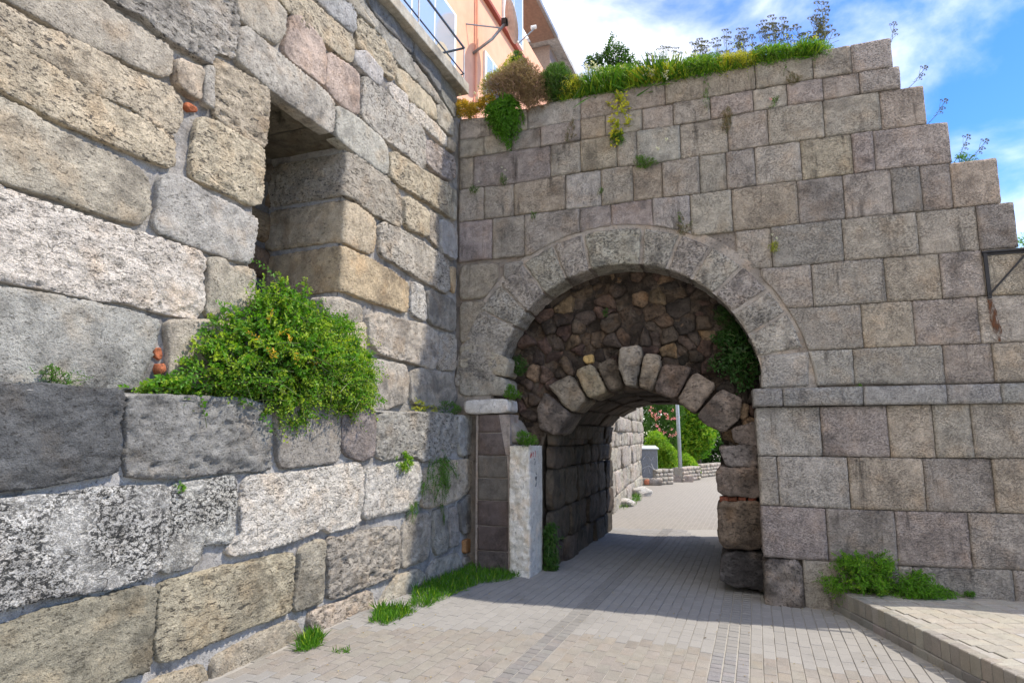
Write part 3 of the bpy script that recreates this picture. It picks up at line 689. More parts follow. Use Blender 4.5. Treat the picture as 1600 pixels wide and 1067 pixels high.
# lower courses, standing a little proud
lowl = [[(1176,636),(1287,635),(1387,633),(1516,630),(1600,628)], [(1183,712),(1284,713),(1391,715),(1528,716),(1600,716)],
        [(1189,789),(1250,792),(1331,796),(1447,799),(1559,801),(1600,802)], [(1193,870),(1250,873),(1297,877),(1425,885),(1522,889),(1600,890)], [(1195,950),(1600,955)]]
OL = .09
LNl = [np.array([R.un(*p, OL) for p in l]) for l in lowl]
aL0 = 3.79
def aat(u, v): return float(R.un(u, v, OL)[0])
lowj = [(0, [1283,1388,1459,1519,1632], 670), (1, [1216,1327,1445,1553,1650], 755), (2, [1293,1401,1516,1625], 840), (3, [1256,1315,1406,1428,1585,1660], 915)]
for k, js, v in lowj:
    aj = [aL0 + random.uniform(-.01, .01)] + [aat(u, v) for u in js] + [7.2, 7.9]
    for i, (a0, a1) in enumerate(zip(aj[:-1], aj[1:])):
        poly = [(a0, zat(LNl[k+1], a0) if k < 3 else -.32), (a1, zat(LNl[k+1], a1) if k < 3 else -.32), (a1, zat(LNl[k], a1)), (a0, zat(LNl[k], a0))]
        rough = (k == 3 and i == 0)
        if rough: stone('stone', poly, RW, M['rubble'], (.30, .26, .23), off=OL + .03, res=.025, r=.06, amp=.03, amp2=.01, depth=.45, rings=4, bulge=.02, gap=.006, wob=.02, smooth_it=1)
        else: ash(poly, jit(random.choice([GC, GW, GL, GP, GC] if k < 2 else [GC, GP, GD]), .06), off=OL + random.uniform(-.006, .006), depth=.55 if i == 0 else .06, rings=4 if i == 0 else 1)
# string course
sl_ = [np.array([R.un(*p, .14) for p in l]) for l in ([(1176,608),(1225,606),(1350,602),(1480,600),(1600,598)], [(1176,636),(1287,635),(1387,633),(1516,630),(1600,628)])]
zs1, zs0 = sl_[0][:, 1].mean(), sl_[1][:, 1].mean()
aj = [3.775] + [float(R.un(u, 615, .14)[0]) for u in (1223, 1349, 1480, 1565)] + [7.0, 7.8]
for i, (a0, a1) in enumerate(zip(aj[:-1], aj[1:])):
    ash([(a0, zs0), (a1, zs0), (a1, zs1), (a0, zs1)], jit((.42, .405, .385), .08), off=.14, depth=.62 if i == 0 else .16, rings=4 if i == 0 else 1, r=.015, label=None)
# upper wall to the right of the picture, stepping on down
for z0, z1, a0, a1 in ((2.66, 3.1, 6.62, 7.05), (2.2, 2.66, 6.62, 7.1)):
    ash([(a0, z0), (a1, z0), (a1, z1), (a0, z1)], jit(GC, .06))
# arch ring
jn = [((737,536),(780,545)), ((757,488),(801,507)), ((785,448),(822,486)), ((819,415),(852,460)), ((866,389),(886,440)), ((911,371),(922,424)),
      ((1004,362),(1001,415)), ((1061,373),(1042,420)), ((1112,385),(1080,435)), ((1159,416),(1115,460)), ((1200,453),(1148,486)), ((1230,488),(1172,523)), ((1256,544),(1187,556))]
ang = []
for o1, i1 in jn:
    po, pi_ = R.un(*o1), R.un(*i1); d = po - CO; e = pi_ - CI
    ang.append((math.atan2(d[1], d[0]), math.atan2(e[1], e[0])))
ang[0] = (math.pi - .10, math.pi - .13)
def arcq(C0, r0, a0, a1, n=7): t = np.linspace(a0, a1, n); return np.stack([C0[0] + r0 * np.cos(t), C0[1] + r0 * np.sin(t)], 1)
gp = [.02, .018, .016, .02, .02, .03, .03, .03, .03, .03, .03, .02]
for i in range(len(ang) - 1):
    (o0, i0), (o1, i1) = ang[i], ang[i+1]
    P = np.vstack([arcq(CO, RO - .02, o1, o0), arcq(CI, RI, i0, i1)])
    stone('voussoir', P, RW, M['voussoir'], jit((.46, .425, .37), .1), off=.005, res=.028, r=.02, amp=.012, amp2=.008, depth=.44, rings=6, wob=.01, gap=gp[i] * .75,
          bulge=.012, smooth_it=1)
sp = [R.un(*p) for p in ((1189, 556), (1264, 549), (1264, 603), (1189, 606))]
ash(sp, GL, off=.004, depth=.44, rings=5)
# wall core: front layer with the wide arch, back layer with the low tunnel; pinkish mortar in the joints, darkened to stand in for their shadow
def top_profile():
    return [(7.8, 1.6), (7.4, 2.1), (7.08, 2.6), (6.6, 3.05), (6.48, 3.6), (6.38, 4.1), (5.97, 4.62), (5.75, 5.12), (5.55, 5.6), (5.48, 5.9), (5.46, 6.22), (0, 6.12)]
def layer(name, y0, y1, C_, r_, al, ar, mat, col, inset=0., zb=-.4, side=None, steps=True):
    o = [(0.0 - .25, zb), (al, zb), (al, C_[1] + (math.sin(math.acos(max(-1, min(1, (al - C_[0]) / r_)))) * r_ if abs(al - C_[0]) < r_ else 0))]
    tA = math.acos(max(-1, min(1, (al - C_[0]) / r_))); tB = math.acos(max(-1, min(1, (ar - C_[0]) / r_)))
    for t in np.linspace(tA, tB, 26)[1:-1]: o.append((C_[0] + r_ * math.cos(t), C_[1] + r_ * math.sin(t)))
    o += [(ar, C_[1] + math.sin(tB) * r_), (ar, zb)]
    tp = top_profile(); q = [(tp[0][0], zb)]
    prev = None
    for a, z in tp:
        if prev is not None and steps: q.append((a - inset, prev - inset))
        q.append((a - inset, z - inset)); prev = z
    o += q; o.append((-.25, tp[-1][1] - inset))
    n = len(o); V = [(a, y0, z) for a, z in o] + [(a, y1, z) for a, z in o]
    Fl = [tuple(range(n)), tuple(range(2*n - 1, n - 1, -1))] + [(i, i + n, (i+1) % n + n, (i+1) % n) for i in range(n)]
    return link(name, mesh(name, V, Fl, False), mat, RW, col=col)
layer('mortar', .034, -BK + .07, CI, RI + .035, CI[0] - RI - .03, CI[0] + RI + .03, M['mortar_pink'], (.24, .21, .185), inset=.034)
nA = 60; TT, RR = np.meshgrid(np.linspace(-.02, PI + .12, nA), np.linspace(RI + .034, RO - .004, 10)); n = TT.size
ax_, az_ = CI[0] + (CO[0]-CI[0])*.5 + RR.ravel()*np.cos(TT.ravel()), CI[1] + RR.ravel()*np.sin(TT.ravel()); idx = np.arange(n).reshape(TT.shape)
link('arch_mortar', mesh('arch_mortar', np.stack([ax_, .012 - .012 * fbm(np.stack([ax_*9, az_*9, np.zeros(n)], 1), 2), az_], 1), np.stack([idx[:-1, :-1], idx[:-1, 1:], idx[1:, 1:], idx[1:, :-1]], -1).reshape(-1, 4)), M['mortar_pink'], RW, col=(.37, .33, .29))
layer('core', -BK + .075, 4.9, CT, RT + .12, 1.05, 3.75, M['tunnel'], (.20, .17, .14), inset=.02)
# rear end stones of the stepped edge so the edge has thickness: each course end is one long block into the wall
ends = [(5.54, 5.93, 6.29), (5.60, 5.65, 5.93), (5.79, 5.17, 5.65), (6.02, 4.675, 5.17), (6.43, 4.15, 4.67), (6.53, 3.64, 4.15), (6.55, 3.13, 3.63)]
for k, (a, z0, z1) in enumerate(ends):
    y = .07
    while y < 2.3:
        d = random.uniform(.5, .8)
        me_ = block_mesh('stone', -.3, 0, .004, d - .004, z0 + .006, z1 - .004, .01)
        link('stone', me_, M['ashlar'], RW, loc=(a - .004, y, 0), col=jit(GC, .08)); y += d
# ---- column of brown blocks, white cap, mortar filler and marble jamb left of the passage
CO_ = .16
def Rp(pts, off): return [R.un(u, v, off) for u, v in pts]
c0 = float(R.un(746, 760, CO_)[0]); c1 = float(R.un(794, 760, CO_)[0])
zs = [R.un(770, v, CO_)[1] for v in (647, 676, 712, 747, 782, 822, 861)] + [-.2]
for i in range(7):
    r_ = c1 - (.085, .03, 0, 0, 0, 0, 0)[i]; rt = c1 - (.13, .085, .02, 0, 0, 0, 0)[i]
    stone('block', [(c0, zs[i+1]), (r_, zs[i+1]), (rt, zs[i]), (c0, zs[i])], RW, M['brown'], jit([(.20,.155,.14),(.21,.17,.155),(.23,.20,.17),(.22,.19,.165),(.17,.13,.12),(.15,.115,.105),(.16,.13,.12)][i], .05),
          off=CO_, res=.03, r=.01, amp=.005, amp2=.002, depth=.25, wob=.004, gap=.006, bulge=.003, smooth_it=0)
mb = MB(); mb.box(c0 - .03, c1 + .02, -CO_ + .014, .2, -.4, zs[0] - .005); mb.obj('mortar', M['mortar_pink'], RW, col=(.36, .31, .28))
stone('cap_stone', Rp([(722,626),(793,622),(794,645),(728,647)], CO_ + .03), RW, M['marble'], (.66, .63, .60), off=CO_ + .03, res=.03, r=.018, amp=.01, amp2=.006, depth=.4, rings=2, wob=.01, gap=.0)
# marble jamb: a square pillar, rough front and smoother painted side, lettered with a scrawl
zj = float(R.un(826, 697, .20)[1]); j0 = float(R.un(796, 760, .20)[0]); j1 = float(R.un(827, 800, .20)[0])
stone('marble_jamb', [(j0, -.25), (j1, -.25), (j1, zj), (j0, zj)], RW, M['marble'], (.80, .75, .67), off=.20, res=.018, r=.012, amp=.014, amp2=.02, depth=.58, rings=10, wob=.006, gap=0, bulge=0, smooth_it=0, frq=(5, 18))
stone('fill_stone', Rp([(784,650),(800,655),(818,690),(800,694),(794,694)], .05), RW, M['mortar_pink'], (.36, .32, .28), off=.08, res=.03, r=.03, depth=.5, rings=2)
# scrawl and blue daub on the jamb's side (thin painted strokes)
def paint(name, strokes, mat, a=j1, th=.0055):
    mb = MB()
    for s in strokes: mb.tube([(a + .003 - .002, p[0], p[1]) for p in s], th, 5)
    return mb.obj(name, mat, RW)
def flat(name, col, rough=.6, metal=0, spec=.4):
    m, t, b = mat_new(name); b.inputs['Base Color'].default_value = (*col, 1); b.inputs['Roughness'].default_value = rough; b.inputs['Metallic'].default_value = metal
    b.inputs['Specular IOR Level'].default_value = spec
    sv, pv, oi = coords(t); c = mixc(t, 1., (*col,), mrange(t, noise(t, pv, 14, 5), .3, .75, .78, 1.15, False), 'MULTIPLY'); t.links.new(c, b.inputs['Base Color'])
    return m
M['redpaint'] = flat('red_paint', (.42, .10, .08)); M['blackpaint'] = flat('black_paint', (.05, .05, .055)); M['bluepaint'] = flat('blue_paint', (.30, .42, .62))
zt = zj - .06
paint('graffiti', [[(-.15, zt), (-.13, zt - .09), (-.10, zt - .03), (-.08, zt - .10)], [(-.05, zt - .01), (-.02, zt - .02), (-.03, zt - .06), (.0, zt - .09), (-.04, zt - .10)],
                   [(.05, zt), (.08, zt - .02), (.06, zt - .08)]], M['redpaint'])
paint('graffiti', [[(.0, zt - .10), (.05, zt - .13), (.04, zt - .18)], [(.10, zt - .28), (.07, zt - .34), (.11, zt - .40), (.08, zt - .46)], [(.12, zt - .30), (.12, zt - .38)]], M['blackpaint'])
# ---- rubble filling over the low arch (Voronoi cells)
def voronoi(pts, box):
    cells = []
    for i, p in enumerate(pts):
        poly = [np.array(q, float) for q in ((box[0], box[2]), (box[1], box[2]), (box[1], box[3]), (box[0], box[3]))]
        d = np.linalg.norm(pts - p, axis=1); near = np.argsort(d)[1:16]
        for j in near:
            m_ = (p + pts[j]) / 2; n_ = pts[j] - p; new = []
            for k in range(len(poly)):
                A_, B_ = poly[k], poly[(k+1) % len(poly)]; da, db = (A_ - m_) @ n_, (B_ - m_) @ n_
                if da <= 0: new.append(A_)
                if da * db < 0: new.append(A_ + (B_ - A_) * da / (da - db))
            poly = new
            if len(poly) < 3: break
        if len(poly) >= 3: cells.append((p, np.array(poly)))
    return cells
rr_ = random.Random(5); pts_ = []
z = 1.3; k = 0
while z < 4.1:
    hh = rr_.uniform(.09, .19); a = .5 + rr_.uniform(0, .1)
    while a < 4.2:
        pts_.append((a + rr_.uniform(-.05, .05), z + rr_.uniform(-.06, .06))); a += rr_.choice((.11, .15, .20, .27, .36))
    z += hh
pts_ = np.array(pts_)
for p, poly in voronoi(pts_, (.45, 4.25, 1.25, 4.15)):
    if np.linalg.norm(p - CI) > RI + .16 and p[1] > CI[1]: continue
    if p[1] < CI[1] and p[0] > 1.55 and p[0] < 3.6: continue
    if p[1] < 1.5: continue
    if np.linalg.norm(p - CT) < RT + .22: continue
    if p[0] > 3.9: continue
    dist = (poly.max(0) - poly.min(0)).min()
    if dist < .05: continue
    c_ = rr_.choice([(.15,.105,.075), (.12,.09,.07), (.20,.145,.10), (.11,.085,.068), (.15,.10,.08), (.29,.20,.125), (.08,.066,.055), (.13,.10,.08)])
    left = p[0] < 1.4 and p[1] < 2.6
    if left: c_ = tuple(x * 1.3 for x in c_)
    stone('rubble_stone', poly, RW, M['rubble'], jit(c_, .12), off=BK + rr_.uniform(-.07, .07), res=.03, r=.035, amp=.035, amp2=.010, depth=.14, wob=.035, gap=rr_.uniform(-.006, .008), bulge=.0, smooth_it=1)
sheet('rubble_mortar', .8, 3.95, 1.45, 3.95, BK - .05, RW, M['rubble'], (.13, .10, .078), res=.03, amp=.045, hole=lambda a, z: (np.hypot(a - CT[0], z - CT[1]) < RT + .15) | ((z < CT[1]) & (a > CT[0] - RT - .15)) | (np.hypot(a - CI[0], z - CI[1]) > RI + .1) & (z > CI[1]))
stone('rubble_stone', Rp([(912,556),(926,553),(927,566),(916,569),(910,563)], BK + .08), RW, M['smooth'], (.55, .38, .16), off=BK + .09, res=.02, r=.02, depth=.1, gap=0)
# ---- low arch voussoirs
IV = [([(849,611),(866,625),(891,647),(869,681),(841,670),(838,636)],(.20,.165,.14),.16),
      ([(855,603),(870,594),(892,584),(917,622),(894,645),(880,633),(868,618)],(.27,.23,.18),.10),
      ([(897,579),(925,567),(948,611),(919,624)],(.32,.27,.19),.12),
      ([(930,568),(961,557),(974,604),(951,611)],(.20,.165,.13),.05),
      ([(968,542),(1000,538),(1003,553),(992,605),(976,601),(965,573)],(.34,.30,.25),.22),
      ([(1006,552),(1029,553),(1032,573),(1018,611),(996,603)],(.36,.30,.23),.19),
      ([(1035,567),(1080,573),(1077,584),(1055,623),(1020,612)],(.22,.17,.14),.12),
      ([(1085,579),(1121,601),(1085,647),(1056,626)],(.28,.225,.18),.12),
      ([(1126,606),(1160,621),(1157,652),(1131,677),(1100,662),(1088,649)],(.26,.215,.185),.14)]
for pts, col, pr in IV:
    stone('voussoir', [R.un(u, v, BK + pr) for u, v in pts], RW, M['tunnel'], col, off=BK + pr, res=.026, r=.04, amp=.025, amp2=.006, depth=.62 + pr, rings=6, wob=.012, gap=.002, bulge=.012, smooth_it=1)
# stones of the right hand pier
for pts, col, pr in (([(1142,668),(1185,656),(1185,700),(1150,694)], (.24,.20,.18), .10), ([(1122,696),(1185,694),(1185,730),(1134,730)], (.30,.27,.26), .16),
                     ([(1117,730),(1190,731),(1192,776),(1122,775)], (.26,.21,.18), .20), ([(1120,782),(1195,784),(1195,860),(1123,858)], (.20,.155,.12), .20), ([(1126,862),(1200,862),(1200,925),(1126,912)], (.12,.11,.11), .14)):
    stone('stone', [R.un(u, v, BK + pr) for u, v in pts], RW, M['tunnel'], col, off=BK + pr, res=.028, r=.03, amp=.04, amp2=.015, depth=.75, rings=6, wob=.03, gap=.0, bulge=.006, smooth_it=1)
for u in (1124, 1138, 1153, 1168):
    stone('brick', [R.un(uu, v, BK + .15) for uu, v in ((u, 776), (u + 14, 776), (u + 14, 784), (u, 784))], RW, M['brickred'], jit((.22, .075, .045), .3), off=BK + .15, res=.012, r=.012, amp=.02, amp2=.01, wob=.015, depth=.15, gap=.001, smooth_it=0)
# ---- tunnel: side masonry and vault, with deep shade put into their stone colours
TA0, TA1 = 1.16, 3.42
rt = random.Random(9)
def side_wall(a, sgn, z1):
    """stones on a passage side; local x = into the passage"""
    z = -.3
    while z < z1 - .05:
        hh = rt.uniform(.42, .58) if z < .9 else rt.uniform(.30, .42); hh = min(hh, z1 - z); y = -BK + .02 if sgn > 0 else -BK + .45
        while y < 4.88:
            ww = min(rt.uniform(.45, .95), 4.9 - y)
            if 4.9 - y - ww < .2: ww = 4.9 - y
            poly = [(y + .0, z), (y + ww, z + rt.uniform(-.015, .015)), (y + ww, z + hh), (y, z + hh + rt.uniform(-.015, .015))]
            off_ = rt.uniform(-.02, .05)
            def cv(V, a=a, sgn=sgn):                               # (x along passage, -out, z) -> wall axes
                return np.stack([a - sgn * V[:, 1], (V[:, 0] if sgn > 0 else V[:, 0]), V[:, 2]], 1)
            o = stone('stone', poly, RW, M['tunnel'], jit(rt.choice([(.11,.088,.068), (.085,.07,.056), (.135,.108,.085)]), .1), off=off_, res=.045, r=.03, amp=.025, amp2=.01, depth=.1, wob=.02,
                      gap=rt.uniform(.0, .008), bulge=.008, smooth_it=1, curve=cv)
            if sgn < 0: o.data.flip_normals()
            y += ww
        z += hh
# left side seen from the right: its face looks along +a
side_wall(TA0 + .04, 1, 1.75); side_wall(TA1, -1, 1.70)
nc = 9; zspring = 1.62
th0, th1 = math.pi * 1.02, -.02 * math.pi
ths = np.linspace(th0, th1, nc + 1)
ex = (TA1 - TA0 - .04) / 2; mxa = (TA1 + TA0 + .04) / 2; hz = float(CT[1] + RT - zspring)
print('vault', ex, mxa, hz, CT[1] + RT)
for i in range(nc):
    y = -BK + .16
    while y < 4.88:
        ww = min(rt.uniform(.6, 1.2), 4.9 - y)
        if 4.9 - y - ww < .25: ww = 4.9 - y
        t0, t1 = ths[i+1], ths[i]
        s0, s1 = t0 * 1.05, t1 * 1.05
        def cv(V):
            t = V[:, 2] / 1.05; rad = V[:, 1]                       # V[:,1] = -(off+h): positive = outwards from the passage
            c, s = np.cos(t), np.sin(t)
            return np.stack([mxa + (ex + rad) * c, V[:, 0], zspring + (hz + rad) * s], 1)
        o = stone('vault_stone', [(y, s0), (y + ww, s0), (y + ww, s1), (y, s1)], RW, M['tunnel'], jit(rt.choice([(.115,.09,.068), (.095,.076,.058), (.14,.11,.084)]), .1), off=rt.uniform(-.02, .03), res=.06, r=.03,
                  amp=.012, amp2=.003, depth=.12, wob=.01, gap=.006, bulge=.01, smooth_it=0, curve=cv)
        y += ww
# rust streak and iron bracket at the right end
m, t, b = mat_new('rust_stain'); sv, pv, oi = coords(t, (1, 1, .3)); nz_ = noise(t, sv, 30, 4)
al = mrange(t, nz_, .36, .60); t.links.new(al, b.inputs['Alpha']); t.links.new(mixc(t, nz_, (.035, .018, .012), (.13, .055, .025)), b.inputs['Base Color']); M['rust'] = m
a_b, z_b = R.un(1540, 400, .02); a_b2, z_b2 = R.un(1546, 462, .02)
br_ = thing('iron_bracket', 'black iron bracket bolted near the right end of the ashlar wall, rust running below it', 'bracket', loc=tuple(R.w(a_b2, 0.0, 0.)), rz=R.ang)
M['iron'] = flat('black_iron', (.025, .024, .026), .6, .3)
zb1 = float(R.un(1533, 396, .02)[1]); zb0 = float(R.un(1545, 466, .02)[1])
mb = MB(); mb.box(-.018, .018, -.035, -.012, zb0, zb1); mb.obj('upright', M['iron'], br_)
mb = MB(); mb.box(-.03, .95, -.045, -.013, zb1, zb1 + .02); mb.box(-.03, .95, -.018, -.013, zb1 - .03, zb1); mb.obj('arm', M['iron'], br_)
mb = MB(); mb.tube([(0, -.035, zb0 + .04), (.40, -.035, zb1)], .011, 6); mb.obj('brace', M['iron'], br_)
rs, rs2 = [], []
for i in range(30):
    q_ = i / 29; wq = (.016 + .016 * math.sin(min(q_, .6) / .6 * PI * .6)) * (1 if q_ < .75 else 1 - (q_ - .75) / .3)
    cx0 = a_b2 + .05 * q_; rs.append((cx0 - wq - random.uniform(0, .012), zb0 - .01 - q_ * .46)); rs2.append((cx0 + wq + random.uniform(0, .012), zb0 - .01 - q_ * .46))
V = [(p[0], -.0145, p[1]) for p in rs] + [(p[0], -.0145, p[1]) for p in rs2]
link('rust_streak', mesh('rust_streak', V, [(i, i+1, 31+i, 30+i) for i in range(29)], False), M['rust'], RW)
# =================================================================== HOUSE ABOVE THE LEFT WALL
def plaster(name, col, sc=3):
    m, t, b = mat_new(name); sv, pv, oi = coords(t, rand=False)
    c = mixc(t, 1., (*col,), mrange(t, noise(t, pv, sc, 6, .6), .3, .75, .86, 1.08, False), 'MULTIPLY')
    t.links.new(c, b.inputs['Base Color']); bp = N(t, 'ShaderNodeBump'); bp.inputs['Strength'].default_value = .3; bp.inputs['Distance'].default_value = .004
    t.links.new(noise(t, pv, 160, 3), bp.inputs['Height']); t.links.new(bp.outputs[0], b.inputs['Normal']); return m
M['pink'] = plaster('pink_render', (.80, .43, .29)); M['white'] = plaster('white_paint', (.80, .80, .79)); M['redtrim'] = plaster('red_trim', (.33, .10, .08))
M['soffit'] = flat('brown_soffit', (.22, .16, .13)); M['steel'] = flat('galvanised_steel', (.30, .32, .34), .5, .5); M['dkrail'] = flat('dark_rail', (.06, .085, .12), .5)
m, t, b = mat_new('window_glass'); b.inputs['Base Color'].default_value = (.62, .70, .78, 1); b.inputs['Roughness'].default_value = .08; b.inputs['Specular IOR Level'].default_value = 1.; b.inputs['Metallic'].default_value = .5; M['glass'] = m
HO = -1.35                                                           # house face, set back behind the wall top
HS = thing('house', 'salmon pink rendered house with white framed windows above the left wall', 'house', loc=tuple(L.o), rz=L.ang)
def hp(u, v, off): return L.un(u, v, off)
zsl = float(L.un(660, 74, .12 + SB)[1]); s_end = float(L.un(731, 148, SB + .12)[0])
zs_t = float(L.un(680, 71, SB + .12)[1])
print('slab z', zsl, zs_t, 'WZ', WZ)
a_h1 = float(hp(855, 80, HO)[0])
ztw = 14.
def hbox(name, a0, a1, o0, o1, z0, z1, mat, parent=HS, **k):
    mb = MB(); mb.box(a0, a1, -o1, -o0, z0, z1); return mb.obj(name, M[mat], parent, **k)
hbox('wall', -6, a_h1, HO - 5, HO, 5.5, 11.6, 'pink')
bs = hbox('balcony_slab', -6, s_end, HO, SB + .14, WZ + .01, WZ + .17, 'concrete', col=(.42, .39, .33))
bevelobj(bs, .012)
# balcony railing
for zo, th in ((.55, .018), (.14, .012)):
    mb = MB(); mb.tube([(-6, -(SB + .08), WZ + .17 + zo), (s_end - .06, -(SB + .08), WZ + .17 + zo)], th, 6); mb.tube([(s_end - .06, -(SB + .08), WZ + .17 + zo), (s_end - .06, -HO, WZ + .17 + zo)], th, 6)
    mb.obj('rail', M['dkrail'], HS, smooth=True)
for q_ in np.arange(-5, s_end, 1.35):
    mb = MB(); mb.tube([(s_end - .06 - (q_ + 5), -(SB + .08), WZ + .15), (s_end - .06 - (q_ + 5), -(SB + .08), WZ + .72)], .012, 6); mb.obj('rail_post', M['steel'], HS)
hbox('red_cloth', s_end - 2.3, s_end - 1.2, SB - .02, SB + .02, WZ + .2, WZ + .3, 'redpaint')
def window(a0, a1, z0, z1, mull=1):
    f = hbox('window', a0 - .07, a1 + .07, HO + .004, HO + .05, z0 - .07, z1 + .07, 'white')
    w = (a1 - a0) / (mull + 1)
    for i in range(mull + 1):
        mb = MB(); mb.box(a0 + i * w + .03, a0 + (i + 1) * w - .03, -(HO + .062), -(HO + .052), z0, z1); mb.obj('pane', M['glass'], f)
def hz_(u, v): p = hp(u, v, HO); return float(p[0]), float(p[1])
a1w, zlo = hz_(706, 100); print('win', a1w, zlo, hz_(712, 0), hz_(785, 0), hz_(815, 75), hz_(755, 75), hz_(778, 130), a_h1, hz_(857, 62), hz_(780, 37))
window(a1w - 3.2, a1w, WZ + .25, WZ + 2.9, 3)
# arched cream plate on the glazing, standing in for a reflected arch
mb = MB(); aa0, zz0 = a1w - .75, WZ + .25
prof = [(aa0, zz0), (aa0 + .6, zz0), (aa0 + .6, zz0 + 1.5)] + [(aa0 + .3 + .3 * math.cos(t), zz0 + 1.5 + .3 * math.sin(t)) for t in np.linspace(.2, PI - .2, 8)] + [(aa0, zz0 + 1.5)]
n = len(prof); V = [(a, -(HO + .075), z) for a, z in prof] + [(a, -(HO + .064), z) for a, z in prof]
mb.add(V, [tuple(range(n)), tuple(range(2*n-1, n-1, -1))] + [(i, i+n, (i+1) % n+n, (i+1) % n) for i in range(n)]); M['cream'] = plaster('reflection_cream', (.50, .42, .30)); mb.obj('arch_reflection', M['cream'], HS)
b0, b1 = hz_(786, 30), hz_(813, 74); window(b0[0], b1[0], b1[1], b1[1] + 1.9, 1)
d0, d1 = hz_(757, 80), hz_(776, 125); window(d0[0], d1[0], d1[1] - .9, d0[1] - .1, 1)
zt_ = hz_(780, 37)[1]; hbox('string_band', a1w + .25, a_h1 - 1.6, HO + .004, HO + .10, zt_ - .05, zt_ + .03, 'redtrim')
ze = hz_(857, 64)[1]
hbox('eave', -6, a_h1 + .12, HO - .5, HO + .2, ze + .02, ze + .16, 'soffit'); hbox('gutter', -6, a_h1 + .14, HO + .2, HO + .28, ze + .03, ze + .15, 'steel')
mb = MB(); mb.tube([(hz_(742, 40)[0], -(HO + .05), WZ + .2), (hz_(742, 40)[0], -(HO + .05), ze)], .03, 8); mb.obj('drainpipe', M['pink'], HS)
mb = MB(); mb.add([(-6, -(HO + .2), ze + .16), (a_h1 + .12, -(HO + .2), ze + .16), (a_h1 + .12, 2.5, ze + 1.2), (-6, 2.5, ze + 1.6)], [(0, 1, 2, 3)]); mb.obj('roof', M['brickred'], HS, col=(.35, .14, .09))
# satellite dish on its bent arm
pa, pz = hz_(739, 84); DS = thing('satellite_dish', 'round satellite dish on a bent wall arm, seen nearly edge on, against the pink house', 'satellite dish', loc=tuple(L.w(pa, pz, HO)), rz=L.ang)
mb = MB(); mb.tube([(0, 0, 0), (0, -.42, .22), (.18, -.62, .62)], .03, 8); mb.obj('arm', M['steel'], DS, smooth=True)
mb = MB(); mb.tube([(-.35, 0, .42), (.12, -.56, .5)], .015, 6); mb.obj('stay', M['steel'], DS)
cD = Vector((.22, -.66, .68)); nrm = Vector((.42, -.80, .25)).normalized(); u_ = nrm.cross(Vector((0, 0, 1))).normalized(); w_ = u_.cross(nrm)
V = []; kk = 28
for i in range(6):
    rr2 = .44 * i / 5; 
    for j in range(kk):
        t = 2 * PI * j / kk; p = cD + (u_ * math.cos(t) * .92 + w_ * math.sin(t)) * rr2 + nrm * (.10 * (rr2 / .44) ** 2); V.append(tuple(p))
Fl = [(i*kk+j, i*kk+(j+1) % kk, (i+1)*kk+(j+1) % kk, (i+1)*kk+j) for i in range(5) for j in range(kk)]
dm = link('dish', mesh('dish', V, Fl), M['white'], DS); sm_ = dm.modifiers.new('s', 'SOLIDIFY'); sm_.thickness = .012
M['dishgrey'] = flat('dish_grey', (.45, .42, .40), .5); dm.data.materials[0] = M['dishgrey']
lp = cD + nrm * .55 - w_ * .22
mb = MB(); mb.tube([cD - w_ * .5 + nrm * .1, lp], .014, 6); mb.obj('feed_arm', M['steel'], DS)
mb = MB(); mb.tube([lp, lp - nrm * .11], .04, 10); mb.obj('receiver', M['white'], DS)
mb = MB(); mb.box(-.06, .06, -.05, .05, -.06, .06, Matrix.Translation(cD - nrm * .06)); mb.obj('mount', M['iron'], DS)
# grey roof of the next house, just peeping past
p0 = L.w(*hp(862, 72, -3.0), -3.0)
RF = thing('neighbour_house', 'grey roof corner of a lower house past the pink house', 'house', loc=(p0[0], p0[1], 0), rz=L.ang)
hbox('wall', -.6, 5, -2.0, .1, 4, p0[2] - .35, 'soffit', RF)
mb = MB(); mb.box(-1.0, 5.4, -.5, 3, p0[2] - .33, p0[2] - .16); mb.obj('roof', M['concrete'], RF, col=(.45, .45, .46))
# tiled roof sliver at the right edge of the frame
q0 = CAM + ray(1596, 402) * 22.
TR = thing('tiled_roof_house', 'house with an orange tiled roof, only a sliver at the right edge', 'house', loc=(q0[0], q0[1], 0), rz=-.3)
mb = MB(); mb.box(.1, 6, .5, 6, -.5, q0[2] - 1.6); mb.obj('wall', M['white'], TR)
for i in range(14):
    mb = MB()
    for j in range(12):
        x = .1 + j * .28; zt2 = q0[2] - .02 - i * .125
        mb.tube([(x, .6 - i * .12, zt2), (x, .42 - i * .12, zt2 - .15)], .14, 6, cap=True)
    mb.obj('roof_tile_row', M['brickred'], TR, col=jit((.52, .19, .09), .1))
# =================================================================== BEYOND THE PASSAGE
gA = ground(959, 800); gB = ground(1007, 754)
dv = gB - gA; BA = math.atan2(dv[1], dv[0]); BL_ = float(np.hypot(dv[0], dv[1]))
BW = thing('retaining_wall', 'sunlit rough stone wall continuing beyond the passage', 'stone wall', loc=(gA[0], gA[1], gz(gA[0])), rz=BA)
rb = random.Random(4); z = -.1
while z < 5.2:
    hh = rb.uniform(.4, .62); x = -1.5
    while x < BL_:
        ww = min(rb.uniform(.5, 1.1), BL_ - x + .05)
        stone('stone', [(x, z), (x + ww, z), (x + ww, z + hh), (x, z + hh)], BW, M['striated'], jit((.44, .40, .34), .12), off=rb.uniform(-.03, .05), res=.06, r=.04, amp=.04, amp2=.015, depth=.1, gap=.004, wob=.03, bulge=.01)
        x += ww
    z += hh
mb = MB(); mb.box(-1.6, BL_, .05, 1.2, -.3, z); mb.obj('core', M['mortar'], BW, col=(.38, .36, .33))
